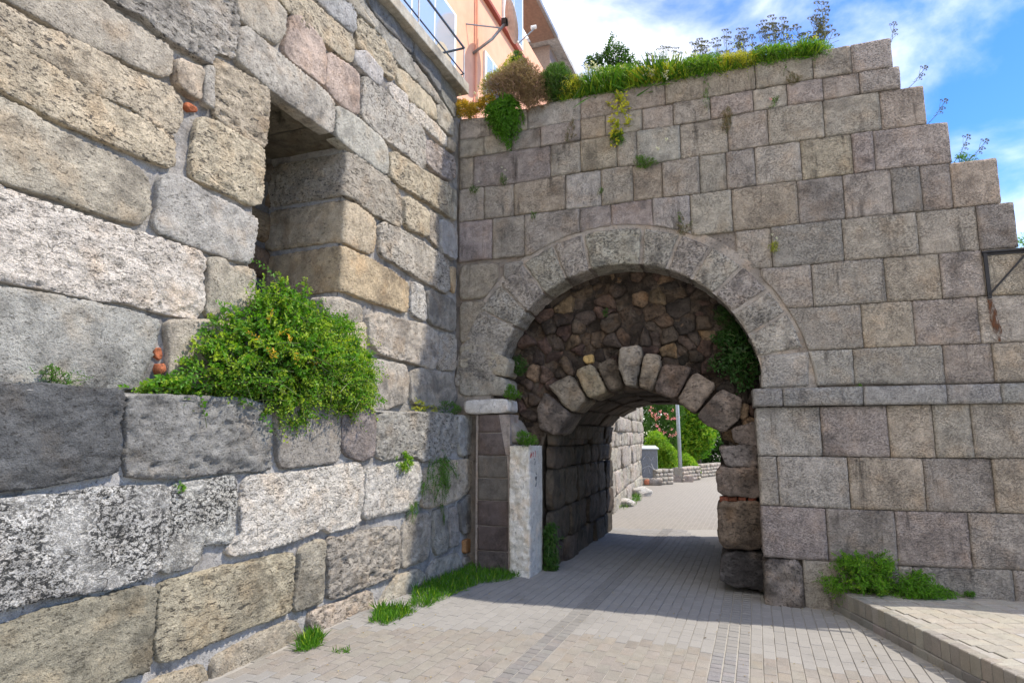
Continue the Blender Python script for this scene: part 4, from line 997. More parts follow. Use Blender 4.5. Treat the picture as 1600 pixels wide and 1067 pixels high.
for (u, v, sc), lb in (((976, 790, .22), 'white boulder nearest the passage mouth, at the foot of the sunlit wall'), ((1001, 774, .29), 'flat pale boulder between the first boulder and the grey cabinet')):
    p = ground(u, v); nb = 900
    ico = bpy.data.meshes.new('boulder'); import bmesh
    bm = bmesh.new(); bmesh.ops.create_icosphere(bm, subdivisions=4, radius=1); 
    Vn = np.array([v_.co[:] for v_ in bm.verts]); dsp = 1 + .35 * fbm(Vn * 1.1 + u, 3); Vn = Vn * dsp[:, None] * np.array([sc * 1.2, sc, sc * .62])
    for v_, c_ in zip(bm.verts, Vn): v_.co = c_
    bm.to_mesh(ico); bm.free()
    for pl in ico.polygons: pl.use_smooth = True
    tag(link('boulder', ico, M['travertine'], loc=(p[0], p[1], gz(p[0]) + sc * .3), col=(.66, .63, .58)), lb, 'boulder')
# electricity cabinet on a stone block
p = ground(1013, 757) - np.array([0, .3, 0]); a_ = .2
CB = thing('electrical_cabinet', 'grey metal street cabinet with sloping lid and graffiti, beyond the passage', 'cabinet', loc=(p[0], p[1] + .3, gz(p[0])), rz=a_ - .25)
s_ = p[1] / 24.
M['cabinet'] = flat('cabinet_grey', (.20, .21, .23), .5, .2); M['cabside'] = flat('cabinet_side', (.55, .58, .60), .5, .1)
hbox('body', -.33, .33, -.25, .2, .28, 1.32, 'cabinet', CB); hbox('side_panel', .33, .345, -.24, .19, .3, 1.3, 'cabside', CB)
mb = MB(); mb.add([(-.40, -.26, 1.32), (.40, -.26, 1.32), (.40, .3, 1.32), (-.40, .3, 1.32), (-.40, -.26, 1.36), (.40, -.26, 1.36), (.36, .3, 1.46), (-.36, .3, 1.46)],
   [(0,3,2,1), (4,5,6,7), (0,1,5,4), (1,2,6,5), (2,3,7,6), (3,0,4,7)]); mb.obj('lid', M['cabside'], CB)
mb = MB()
for s in ([(-.2, .95), (-.05, 1.15), (.1, .9), (.2, 1.05)], [(-.25, .6), (0, .72), (.25, .55)], [(-.2, .45), (-.05, .8), (.05, .42)], [(.1, .8), (.22, .5)]):
    mb.tube([(q_[0], -.203, q_[1]) for q_ in s], .014, 5)
M['tag'] = flat('pale_spray_paint', (.45, .46, .48)); mb.obj('graffiti', M['tag'], CB)
BB = link('base_block', None, None, None) if False else None
st = thing('stone_block', 'rough pale stone block with red brick bits carrying the grey cabinet', 'stone block', loc=(p[0], p[1] + .3, gz(p[0])), rz=a_ - .25)
stone('block', [(-.42, 0), (.5, 0), (.5, .27), (-.42, .27)], st, M['smooth'], (.48, .43, .38), off=.3, res=.05, r=.05, amp=.03, depth=.55, rings=2, gap=0)
mb = MB(); mb.box(-.38, .46, -.25, .25, .0, .272); mb.obj('core', M['smooth'], st, col=(.45, .41, .36))
stone('brick', [(-.2, .02), (.0, .02), (.0, .22), (-.2, .22)], st, M['brickred'], (.45, .17, .10), off=.32, res=.05, r=.02, depth=.1, gap=0)
# lamp post
p = ground(1064, 752)
LP = thing('lamp_post', 'tall galvanised lamp post on a small stone plinth beyond the passage', 'lamp post', loc=(p[0], p[1], gz(p[0])))
k_ = p[1] / 26.
lean = -.06
mb = MB(); mb.tube([(0, 0, .0), (lean * .5, 0, 2.9), (lean, 0, 6.2)], [.085 * k_, .07 * k_, .055 * k_], 12); M['galv'] = flat('lamp_grey', (.42, .47, .52), .45, .3); mb.obj('pole', M['galv'], LP, smooth=True)
mb = MB(); mb.tube([(lean, 0, 6.2), (lean + .3, 0, 6.45), (lean + 1.0, 0, 6.5)], .04, 8); mb.obj('arm', M['galv'], LP, smooth=True)
mb = MB(); mb.box(lean + .9, lean + 1.5, -.12, .12, 6.44, 6.56); mb.obj('lantern', M['cabside'], LP)
mb = MB(); mb.box(-.42 * k_, .42 * k_, -.3, .3, -.05, .26); bevelobj(mb.obj('plinth', M['concrete'], LP, col=(.36, .30, .26)), .03)
# low planter walls
def low_wall(u0, v0, u1, v1, hpx, label, nrow=4):
    A_ = ground(u0, v0); B_ = ground(u1, v1); d = B_ - A_; ang_ = math.atan2(d[1], d[0]); ln = float(np.hypot(d[0], d[1]))
    hh = hpx / F * A_[1] / 1.0; o = thing('planter_wall', label, 'low wall', loc=(A_[0], A_[1], gz(A_[0])), rz=ang_)
    for r0 in range(nrow):
        x = 0
        while x < ln - .02:
            ww = min(rb.uniform(.2, .42), ln - x)
            if ln - x - ww < .1: ww = ln - x
            stone('stone', [(x, r0 * hh / nrow), (x + ww, r0 * hh / nrow), (x + ww, (r0 + 1) * hh / nrow), (x, (r0 + 1) * hh / nrow)], o, M['smooth'], jit((.42, .38, .33), .12), off=rb.uniform(0, .03), res=.07, r=.03, amp=.01, depth=.1, gap=.012)
            x += ww
    mb = MB(); mb.box(0, ln, .04, .45, -.1, hh - .02); mb.obj('core', M['mortar'], o, col=(.36, .34, .31)); return o
low_wall(1025, 758, 1053, 756, 24, 'low stone planter wall between the cabinet and the lamp post')
low_wall(1068, 753, 1095, 749, 22, 'low stone planter wall right of the lamp post')
low_wall(1096, 746, 1135, 741, 20, 'darker low stone wall at the far bend of the lane')
# =================================================================== PLANTS
def leaf_mat(name, c0, c1, c2, trans=.35):
    m = bpy.data.materials.new(name); m.use_nodes = True; t = m.node_tree; t.nodes.clear(); o = N(t, 'ShaderNodeOutputMaterial')
    at = N(t, 'ShaderNodeAttribute', attribute_name='tint'); r_ = N(t, 'ShaderNodeValToRGB'); t.links.new(at.outputs['Fac'], r_.inputs[0])
    e = r_.color_ramp.elements; e[0].color = (*c0, 1); e[0].position = 0; e[1].color = (*c2, 1); e[1].position = 1; x = e.new(.55); x.color = (*c1, 1)
    d = N(t, 'ShaderNodeBsdfPrincipled'); d.inputs['Roughness'].default_value = .5; d.inputs['Specular IOR Level'].default_value = .3
    tr = N(t, 'ShaderNodeBsdfTranslucent'); mxs = N(t, 'ShaderNodeMixShader'); mxs.inputs[0].default_value = trans
    t.links.new(r_.outputs[0], d.inputs['Base Color']); t.links.new(mixc(t, 1., r_.outputs[0], (1.25, 1.3, .6), 'MULTIPLY'), tr.inputs[0])
    t.links.new(d.outputs[0], mxs.inputs[1]); t.links.new(tr.outputs[0], mxs.inputs[2]); t.links.new(mxs.outputs[0], o.inputs[0]); return m
M['green'] = leaf_mat('fresh_leaf', (.05, .13, .012), (.10, .27, .018), (.36, .46, .04), .4)
M['bright'] = leaf_mat('bright_leaf', (.05, .16, .012), (.12, .29, .018), (.34, .46, .04), .4)
M['deep'] = leaf_mat('deep_leaf', (.02, .06, .012), (.05, .13, .02), (.12, .24, .03))
M['dry'] = leaf_mat('dry_leaf', (.11, .075, .04), (.27, .20, .10), (.40, .33, .15), .2)
M['yellow'] = leaf_mat('yellow_leaf', (.22, .30, .03), (.48, .48, .04), (.65, .58, .06))
M['flower'] = leaf_mat('white_flower', (.55, .55, .42), (.72, .72, .62), (.8, .8, .75)); M['pinkf'] = leaf_mat('pink_flower', (.6, .18, .25), (.75, .32, .38), (.85, .5, .5))
M['orange'] = leaf_mat('orange_yellow_leaf', (.30, .22, .03), (.60, .42, .04), (.68, .30, .05))
M['stem'] = flat('stem', (.10, .12, .04)); M['drystem'] = flat('dry_stem', (.25, .16, .10)); M['bark'] = flat('bark', (.09, .07, .05))
def norm(a): return a / (np.linalg.norm(a, axis=-1, keepdims=True) + 1e-9)
def leaves_mesh(P, D, Nn, ln, wd, tint, fold=.25, name='foliage'):
    n = len(P); D = norm(D); Sd = norm(np.cross(D, Nn)); Nn = np.cross(Sd, D); ln = np.broadcast_to(ln, n)[:, None]; wd = np.broadcast_to(wd, n)[:, None]
    V = np.stack([P, P + D * ln * .45 + Sd * wd * .5 + Nn * wd * fold, P + D * ln - Nn * ln * .12, P + D * ln * .45 - Sd * wd * .5 + Nn * wd * fold], 1).reshape(-1, 3)
    i = np.arange(n)[:, None] * 4; Fa = np.concatenate([i + [0, 1, 2], i + [0, 2, 3]], 1).reshape(-1, 3)
    return mesh(name, V, Fa, False, np.repeat(tint, 4))
def inpoly(P, poly):
    x, y = P[:, 0], P[:, 1]; r = np.zeros(len(P), bool); n = len(poly)
    for i in range(n):
        (x1, y1), (x2, y2) = poly[i], poly[(i+1) % n]
        c = ((y1 > y) != (y2 > y)) & (x < (x2 - x1) * (y - y1) / (y2 - y1 + 1e-12) + x1); r ^= c
    return r
def sample(poly, n):
    poly = np.array(poly); lo, hi = poly.min(0), poly.max(0); out_ = np.zeros((0, 2))
    while len(out_) < n: P = rng.uniform(lo, hi, (n * 3, 2)); out_ = np.vstack([out_, P[inpoly(P, poly)]])
    return out_[:n]
def edge_dist(P, poly):
    b = resample(np.array(poly), 120, True); return np.min(np.hypot(P[:, None, 0] - b[None, :, 0], P[:, None, 1] - b[None, :, 1]), 1)
def bush(name, label, cat, fr, poly, off0, thick, ns, root, mat, leaf=(.022, .012), sp=(.12, .28), lv=12, droop=.3, tr=(.1, .8), stem='stem', group=None, px=True, up=.3, stems=.5, outw=.5, clump=False):
    """a plant whose shoots fill a volume in front of plane `fr`; poly/root are photo pixels on that plane (px) or wall metres"""
    pl = [fr.un(u, v, off0 + thick * .4) for u, v in poly] if px else poly
    rt_ = np.array(fr.un(*root, off0)) if px else np.array(root, float)
    T = sample(pl, ns * 2)
    if clump: T = T[np.argsort(-(fbm(np.c_[T * 7, np.ones(len(T))], 2) + .45 * rng.random(len(T))))]
    T = T[:ns]; e = edge_dist(T, pl); rad = max(e.max(), .01)
    dome = np.sqrt(np.clip(e / rad, 0, 1)); dep = off0 + thick * dome * np.where(rng.random(ns) < .65, rng.uniform(.75, 1., ns), rng.uniform(0.05, .8, ns))
    tip = fr.w(T[:, 0], T[:, 1], dep); ro = fr.w(rt_[0], rt_[1], off0)
    sc_ = max(np.ptp(np.array(pl)[:, 0]), np.ptp(np.array(pl)[:, 1]))
    d = norm(tip - ro) + fr.n * outw * rng.random((ns, 1)) + np.array([0, 0, 1.]) * up + .35 * rng.normal(size=(ns, 3)); d = norm(d)
    sl2 = rng.uniform(*sp, ns); t = np.linspace(0, 1, lv)
    # curve: tip - d*len*(1-t), drooping
    if clump: tip = tip + d * (sl2 * .45 * (rng.random(ns) < .14))[:, None]
    base = tip - d * sl2[:, None]
    C_ = base[:, None] + d[:, None] * (sl2[:, None] * t)[..., None] + np.array([0, 0, -1.]) * (droop * sl2[:, None] * t ** 2)[..., None] + np.array([0, 0, 1.]) * (droop * sl2)[:, None, None] * .5
    tang = d[:, None] + np.array([0, 0, -1.]) * (2 * droop * t)[None, :, None]
    sd = norm(np.cross(tang, rng.normal(size=(ns, 1, 3)))); alt = np.where(np.arange(lv) % 2, 1., -1.)[None, :, None]
    ld = norm(tang * .7 + sd * alt + .35 * rng.normal(size=C_.shape))
    nn = norm(np.array([0, 0, .8]) + fr.n * .4 + .6 * rng.normal(size=C_.shape))
    l_ = leaf[0] * rng.uniform(.6, 1.25, C_.shape[:2]) * (1 - .45 * t)[None]; tn = np.clip(tr[0] + (tr[1] - tr[0]) * (.5 * rng.random((ns, 1)) + .2 * rng.random((ns, lv)) + .3 * t[None]), 0, 1)
    o = thing(name, label, cat, loc=tuple(ro), group=group)
    me_ = leaves_mesh((C_ - ro).reshape(-1, 3), ld.reshape(-1, 3), nn.reshape(-1, 3), l_.ravel(), (l_ * leaf[1] / leaf[0]).ravel(), tn.ravel())
    link('foliage', me_, M[mat], o, kind='stuff')
    if stems:
        mb = MB(); k = max(1, int(1 / stems))
        for i in range(0, ns, k):
            c = C_[i] - ro; mb.tube([c[0] - d[i] * sl2[i] * .3, c[0], c[lv // 2], c[-1]], [.003, .0025, .002, .001], 3, False)
        mb.obj('stem', M[stem], o, kind='stuff')
    return o
rng = np.random.default_rng(5)
LU_ = Fr(L.o + L.n * SB, L.ang)
bush('climbing_shrub', 'large bright green leafy shrub spilling over the ledge below the wall niche', 'shrub', LU_,
     [(219,606),(262,588),(296,572),(308,540),(345,505),(352,482),(398,466),(401,434),(412,432),(425,446),(438,418),(462,440),(500,452),(512,470),(545,492),(572,494),(567,505),(580,540),(600,546),(596,590),(603,612),(590,660),(575,650),(560,668),(548,672),(520,655),(500,668),(468,688),(430,676),(405,650),(398,630),(330,618),(270,612)],
     .03, .50, 1900, (455, 600), 'green', leaf=(.046, .030), sp=(.12, .46), lv=17, droop=.35, tr=(.0, 1.15), up=.25, stems=.6, clump=True)
bush('dead_twigs', 'few dry orange sprays caught in the big ledge shrub', 'dead twigs', LU_, [(390,520),(440,470),(480,520),(520,560),(470,610),(420,590)], .30, .22, 10, (455, 600), 'orange', leaf=(.04, .022), sp=(.1, .2), lv=9, tr=(0, 1), clump=True)
bush('climbing_shrub', 'low creeper at the left foot of the large ledge shrub', 'shrub', LU_, [(217,607),(232,590),(262,588),(296,590),(300,612)], .03, .14, 110, (260, 610), 'bright', leaf=(.034, .022), sp=(.06, .13), tr=(.3, 1))
bush('weed', 'thin green weed on the ledge at the far left', 'weed', LU_, [(38,562),(62,575),(80,560),(112,578),(118,590),(148,575),(150,592),(120,606),(70,604)], .03, .12, 60, (95, 604), 'green', leaf=(.018, .010), sp=(.06, .14), lv=9, tr=(0, .5))
bush('weed', 'tiny green tuft in the joint above the dark travertine block', 'weed', L, [(272,757),(284,751),(294,760),(288,769),(275,768)], .0, .05, 30, (283, 763), 'bright', leaf=(.014, .010), sp=(.02, .04), lv=8)
bush('weed', 'bright green round leaved weed growing on the lower wall above the pale travertine', 'weed', L, [(618,712),(632,702),(650,708),(652,722),(640,738),(628,738)], .0, .12, 50, (635, 722), 'bright', leaf=(.035, .030), sp=(.05, .1), lv=7, tr=(.3, 1))
bush('hanging_weed', 'long hanging green weed at the right end of the lower wall', 'weed', L, [(668,735),(680,716),(696,708),(712,722),(722,745),(705,752),(704,775),(690,790),(670,782),(660,765)], .0, .16, 220, (690, 725), 'green', leaf=(.022, .012), sp=(.06, .16), lv=12, droop=.8, tr=(.1, .7), up=0)
bush('hanging_weed', 'small dark trailing weed under the hanging weed on the lower wall', 'weed', L, [(636,790),(655,785),(660,792),(650,805),(648,818),(640,812)], .0, .08, 45, (650, 790), 'green', leaf=(.018, .010), sp=(.04, .1), droop=.9, up=0, tr=(0, .5))
bush('hanging_weed', 'wisp of trailing weed hanging over the joint right of the lower wall', 'weed', L, [(684,785),(694,785),(696,822),(690,826)], .0, .05, 22, (690, 786), 'green', leaf=(.016, .009), sp=(.04, .1), droop=.9, up=0, tr=(0, .5))
bush('weed', 'yellow green weed on the ledge at the right of the wall', 'weed', LU_, [(638,640),(650,618),(668,628),(684,634),(686,644),(640,646)], .03, .12, 60, (662, 644), 'yellow', leaf=(.022, .012), sp=(.04, .1), tr=(0, .9))
bush('weed', 'dark green round tuft on the ledge beside the corner', 'weed', LU_, [(684,640),(690,626),(706,622),(722,632),(726,644),(700,648)], .03, .14, 110, (705, 644), 'green', leaf=(.018, .010), sp=(.04, .09), tr=(0, .5))
# plants in and on the arch wall
RB = Fr(R.o, R.ang)
bush('hanging_shrub', 'dense dark green shrub hanging over the top left end of the arch wall', 'shrub', R, [(748,172),(770,150),(800,138),(812,160),(818,178),(806,210),(792,228),(782,222),(765,202)], .0, .34, 520, (790, 165), 'bright', leaf=(.05, .03), sp=(.10, .24), lv=12, droop=.35, tr=(0, .55), up=.1)
bush('creeper', 'yellow and orange leaved creeper in the top corner between the two walls', 'creeper', R, [(704,180),(702,160),(720,150),(745,158),(770,138),(778,158),(745,172),(722,182)], .0, .22, 320, (735, 178), 'orange', leaf=(.055, .016), sp=(.08, .18), lv=9, tr=(0, 1))
bush('dry_bush', 'dry brown bush hanging over the wall top beside the pink house', 'bush', R, [(748,120),(790,90),(820,78),(850,100),(868,120),(860,150),(838,172),(822,168),(808,150),(780,148),(752,140)], .0, .35, 900, (820, 150), 'dry', leaf=(.04, .009), sp=(.14, .34), lv=16, droop=.5, tr=(0, .9), stem='drystem', stems=.9)
bush('bush', 'olive green and brown bush on the wall top right of the dry bush', 'bush', R, [(836,140),(838,110),(860,92),(880,88),(896,108),(897,140),(880,150),(855,158)], -.1, .4, 900, (868, 152), 'deep', leaf=(.034, .015), sp=(.1, .24), tr=(.2, 1))
bush('bush', 'yellow green airy shrub on the wall top in front of the pink house', 'bush', R, [(742,130),(760,108),(782,96),(800,74),(816,84),(812,120),(780,145),(748,150)], -.25, .3, 420, (790, 150), 'yellow', leaf=(.034, .015), sp=(.1, .28), tr=(0, .7))
bush('bush', 'dark leafy sprig standing above the dry bush', 'bush', R, [(795,110),(800,78),(812,74),(822,96),(816,130)], -.3, .2, 190, (808, 130), 'deep', leaf=(.04, .022), sp=(.08, .18), tr=(.2, .9))
gtop = [(880,150,905,118,'yellow',70),(905,148,945,112,'green',60),(935,138,990,100,'bright',120),(985,132,1035,104,'yellow',110),(1030,125,1068,98,'yellow',80),(1066,122,1130,84,'bright',220),(1120,108,1180,84,'yellow',110),(1172,100,1245,72,'bright',200),(1238,90,1292,66,'green',120)]
names_ = ['yellow grass clump at the left of the weedy wall top', 'green clump beside the fig seedling on the wall top', 'bright green clump above the yellow fig seedling', 'yellow green clump with white flowers on the wall top', 'pale yellow clump left of the dark green mat', 'dark green mat overhanging the wall top at its middle',
          'thin yellow clump between the two green mats', 'long green mat on the wall top under the dry umbels', 'green and yellow clump at the right end of the weedy wall top']
for (u0, v0, u1, v1, mt, ns), nm in zip(gtop, names_):
    sl3 = (v0 - (v0 - v1)); 
    dy = -.17 * (u1 - u0)
    u0 -= 14; u1 += 14; v0 += 2; poly = [(u0, v0 + 4), (u0, v1 + 4), (u0 + (u1-u0)*.3, v1 - 8), (u0 + (u1-u0)*.7, v1 - 10), (u1, v1 - 6), (u1, v0 + dy + 8), ((u0 + u1)/2, v0 + dy/2 + 8)]
    bush('wall_top_weed', nm, 'weeds', R, poly, -.20, .42, int(ns * 3.6), ((u0+u1)/2, v0 + 8), mt, leaf=(.045, .013) if mt != 'bright' else (.034, .016), sp=(.14, .42), lv=14, outw=.3, tr=(0, 1), droop=.4)
n_ = 9500; A_ = rng.uniform(1.5, 4.75, n_); O_ = rng.uniform(-.55, .02, n_); hv = .5 + .5 * np.sin(A_ * 5.1) * np.sin(A_ * 2.3 + 1)
B_ = R.w(A_, 6.22 + .03 * A_ / 4.7 - .03 * (O_ > -.04), O_); B0 = B_.mean(0); d_ = norm(np.array([0, 0, 1.]) + R.n * .25 + .5 * rng.normal(size=(n_, 3)))
o = link('wall_top_grass', leaves_mesh(B_ - B0, d_, norm(rng.normal(size=(n_, 3))), rng.uniform(.08, .26, n_) * (.5 + hv) * np.interp(A_, [1.5, 2.2, 3.1, 3.5, 4.75], [1.3, 1.5, 1.35, .95, .8]), rng.uniform(.005, .009, n_), rng.uniform(0, 1, n_), name='grass'), M['green'], loc=B0, kind='stuff'); o['label'] = 'mixed grass growing all along the top of the arch wall'; o['category'] = 'grass'
bush('leafy_sapling', 'dark leafy sapling rising against the sky above the fig seedling', 'sapling', R, [(905,104),(918,78),(940,76),(955,42),(962,60),(982,66),(998,92),(992,108),(950,110)], -.3, .3, 190, (955, 112), 'deep', leaf=(.06, .034), sp=(.12, .25), lv=9, tr=(.1, .8), droop=.2)
bush('fig_seedling', 'yellow leaved fig seedling growing from a joint high on the arch wall', 'fig seedling', R, [(940,175),(948,150),(966,138),(980,140),(984,158),(990,180),(975,190),(972,204),(966,235),(958,232),(950,205),(944,190)], .0, .22, 34, (964, 215), 'yellow', leaf=(.085, .055), sp=(.08, .18), lv=5, tr=(.1, 1), droop=.3, stems=1)
bush('weed', 'dark green tuft at the root of the fig seedling', 'weed', R, [(948,210),(958,200),(978,202),(980,220),(968,232),(952,228)], .0, .12, 90, (964, 215), 'bright', leaf=(.02, .011), sp=(.05, .1), tr=(0, .5))
small = [('weed', 'green mat with a white flower right of the fig seedling', [(988,244),(1000,238),(1022,244),(1030,252),(1010,260),(990,262)], 'bright', 110, (.016, .009)),
         ('dry_weed', 'rust brown dry tuft left of the fig seedling', [(878,218),(886,195),(895,180),(900,205),(903,215),(890,222)], 'dry', 45, (.02, .006)),
         ('dry_weed', 'dry brown grass tuft below the wall top mat', [(1126,200),(1130,170),(1140,160),(1146,172),(1142,200),(1138,205)], 'dry', 60, (.03, .005)),
         ('dry_weed', 'brown tuft near the top right of the arch wall', [(1226,128),(1230,108),(1246,112),(1258,118),(1246,128),(1235,132)], 'dry', 45, (.024, .005)),
         ('weed', 'slim upright green weed left of the dry grass tuft', [(1098,160),(1100,112),(1104,110),(1108,140),(1110,168),(1104,174)], 'bright', 30, (.016, .008)),
         ('weed', 'small thistle with a pink flower under the brown tuft', [(1198,168),(1205,152),(1220,140),(1212,165)], 'green', 14, (.022, .007)),
         ('weed', 'reddish weed tuft on top of the arch crown', [(1055,360),(1056,340),(1062,325),(1070,345),(1084,340),(1080,360),(1068,366)], 'dry', 40, (.02, .007)),
         ('weed', 'green shoots among the reddish tuft on the arch crown', [(1058,345),(1058,328),(1062,326),(1064,350),(1080,352),(1083,340),(1084,352)], 'green', 14, (.02, .008)),
         ('weed', 'dark tuft with a white flower in the joint near the left corner', [(729,296),(736,286),(748,288),(750,298),(738,302)], 'green', 40, (.012, .007)),
         ('weed', 'small tuft with white flowers right of the left corner tuft', [(778,282),(782,266),(790,270),(793,284),(786,288)], 'green', 35, (.012, .007)),
         ('weed', 'tiny green tuft in the joint over the arch shoulder', [(826,336),(830,328),(838,330),(840,338),(832,342)], 'bright', 20, (.012, .008)),
         ('weed', 'tiny tuft in the middle of the arch wall over the crown', [(934,296),(938,290),(944,293),(942,300),(936,300)], 'green', 14, (.012, .007)),
         ('weed', 'green tuft with pale flowers in the joint right of the arch', [(1198,386),(1206,372),(1216,376),(1220,388),(1210,393),(1202,392)], 'yellow', 34, (.016, .009)),
         ('weed', 'tiny weed in the joint above the ledge stones right of the arch', [(1338,602),(1343,596),(1348,598),(1347,605)], 'bright', 10, (.012, .008)),
         ('weed', 'little green tuft on top of the white marble jamb', [(804,688),(806,674),(816,668),(832,676),(842,686),(840,692),(815,694)], 'green', 110, (.026, .014)),
         ('weed', 'green tuft on the white cap stone left of the arch', [(784,618),(790,602),(796,596),(808,606),(818,612),(815,620),(792,622)], 'green', 90, (.024, .013)),
         ('weed', 'dark leaves in the left foot of the great arch', [(798,580),(800,556),(812,552),(822,560),(824,576),(812,586)], 'deep', 70, (.03, .02)),
         ]
for nm, lb, pl, mt, ns, lf in small:
    o_ff = .22 if 'jamb' in lb else (.1 if 'cap' in lb else (-.3 if 'left foot' in lb else 0))
    c_ = np.mean(pl, 0); bush(nm, lb, 'weed', R, pl, o_ff, .10, int(ns * 1.6), (c_[0], max(p[1] for p in pl)), mt, leaf=lf, sp=(.03, .09), lv=8, tr=(0, .8), droop=.3)
bush('trailing_weed', 'tall dark leafy weed beside the marble jamb at the foot of the passage wall', 'weed', Fr(R.o - R.n * .4, R.ang), [(849,885),(850,830),(854,815),(866,812),(868,840),(872,870),(872,890),(860,894)], .0, .15, 260, (860, 892), 'deep', leaf=(.034, .022), sp=(.08, .16), tr=(0, .9))
bush('fig_branch', 'dark green fig leaves hanging inside the right side of the great arch', 'fig', R, [(1098,572),(1108,560),(1118,545),(1110,520),(1140,500),(1180,530),(1186,560),(1186,596),(1165,606),(1155,614),(1145,600),(1128,588)], -.40, .30, 150, (1175, 560), 'deep', leaf=(.085, .06), sp=(.1, .22), lv=6, tr=(0, .25), droop=.4)
bush('weed', 'dark ferny growth high inside the right side of the great arch', 'weed', R, [(1120,505),(1110,480),(1125,470),(1150,495),(1170,525),(1150,530)], -.42, .2, 90, (1150, 510), 'deep', leaf=(.04, .02), sp=(.08, .18), tr=(0, .3))
bush('weed', 'tiny weed in the rubble over the low arch', 'weed', R, [(944,496),(940,485),(948,478),(950,492)], -.38, .06, 16, (946, 492), 'deep', leaf=(.02, .014), sp=(.03, .06))
# bush at the foot of the right wall, and mats
bush('creeping_bush', 'bushy bright green creeper at the foot of the wall on the pavement corner', 'bush', Fr(R.o + R.n * OL, R.ang), [(1262,902),(1285,898),(1300,880),(1318,866),(1345,862),(1358,872),(1375,858),(1385,848),(1388,866),(1402,876),(1404,900),(1400,925),(1385,944),(1345,948),(1325,962),(1318,940),(1290,915)], .03, .45, 620, (1360, 930), 'bright', leaf=(.036, .018), sp=(.12, .28), lv=14, droop=.35, tr=(0, .9), up=.1, clump=True)
bush('creeping_bush', 'lower arm of the creeper spreading right along the wall foot', 'bush', Fr(R.o + R.n * OL, R.ang), [(1375,930),(1392,905),(1410,892),(1425,896),(1442,882),(1448,898),(1468,892),(1474,912),(1490,925),(1515,930),(1480,938),(1410,944)], .03, .34, 420, (1430, 932), 'bright', leaf=(.032, .016), sp=(.08, .2), lv=12, droop=.3, tr=(0, .7))
bush('weed', 'low weed tuft on the pavement right of the creeper', 'weed', Fr(R.o + R.n * OL, R.ang), [(1502,928),(1512,918),(1526,922),(1530,932)], .03, .08, 30, (1516, 930), 'bright', leaf=(.02, .008), sp=(.04, .09), tr=(0, .5))
# ---- grass
def grass(name, label, poly, n, h=(.05, .14), mat='bright', tr=(0, .6)):
    G = np.array([ground(u, v)[:2] for u, v in poly]); P = sample(G, n); z = gzn(P[:, 0]); c = np.array([P[:, 0].mean(), P[:, 1].mean(), z.mean()])
    B_ = np.c_[P, z] - c; d = norm(np.array([0, 0, 1.]) + .55 * rng.normal(size=(n, 3))); d[:, 2] = np.abs(d[:, 2]); ln = rng.uniform(*h, n) * .9 * (.45 + .9 * np.clip(.5 + fbm(np.c_[P * 9, np.zeros(n)], 2), 0, 1))
    me_ = leaves_mesh(B_, d, norm(rng.normal(size=(n, 3))), ln, rng.uniform(.004, .009, n), np.where(rng.random(n) < .06, 1., rng.uniform(*tr, n)))
    o = link(name, me_, M[mat], loc=c, kind='stuff'); o['label'] = label; o['category'] = 'grass'; return o
grass('grass', 'long strip of green grass along the foot of the left wall', [(640,950),(648,922),(700,900),(740,886),(800,880),(818,900),(790,908),(745,914),(700,934),(668,950)], 3800)
grass('grass', 'small grass tuft at the foot of the left wall before the strip', [(578,972),(590,952),(620,950),(652,956),(640,962),(600,978)], 900, (.04, .13))
grass('grass', 'grass tuft nearest the camera at the left wall foot', [(462,1018),(470,998),(490,990),(506,994),(500,1010),(478,1020)], 500, (.04, .14))
grass('grass', 'a few blades of grass between the pavers', [(520,1018),(545,1014),(548,1020),(524,1022)], 60, (.02, .05))
grass('grass', 'grass at the foot of the right pier inside the passage mouth', [(1150,905),(1150,893),(1180,900),(1190,915),(1180,920)], 350, (.04, .1), 'deep')
grass('grass', 'sunny grass tufts at the boulders beyond the passage', [(962,795),(966,780),(992,782),(996,788),(975,797)], 260, (.08, .22))
grass('grass', 'grass tuft between the two boulders', [(988,784),(990,772),(1002,776),(1000,784)], 200, (.08, .25))
n_ = 170; xs = np.concatenate([rng.uniform(-1.6, 3.3, 90), rng.normal(-.9, .5, 50), rng.normal(3.36, .06, 30)]); ys = rng.uniform(4.2, 8.0, n_)
P_ = np.stack([xs, ys, gzn(xs) + .008], 1); ok = np.array([not inside_walls(x, y) and x < 3.42 for x, y in zip(xs, ys)]); P_ = P_[ok]; c_ = P_.mean(0)
o = link('fallen_leaves', leaves_mesh(P_ - c_, norm(rng.normal(size=P_.shape) * (1, 1, .12)), norm(np.array([0, 0, 1.]) + .25 * rng.normal(size=P_.shape)), rng.uniform(.012, .035, len(P_)), rng.uniform(.008, .018, len(P_)), rng.random(len(P_)), name='leaf_litter'), M['dry'], loc=c_, kind='stuff')
o['label'] = 'few dry fallen leaves and crumbs scattered on the paving'; o['category'] = 'fallen leaves'
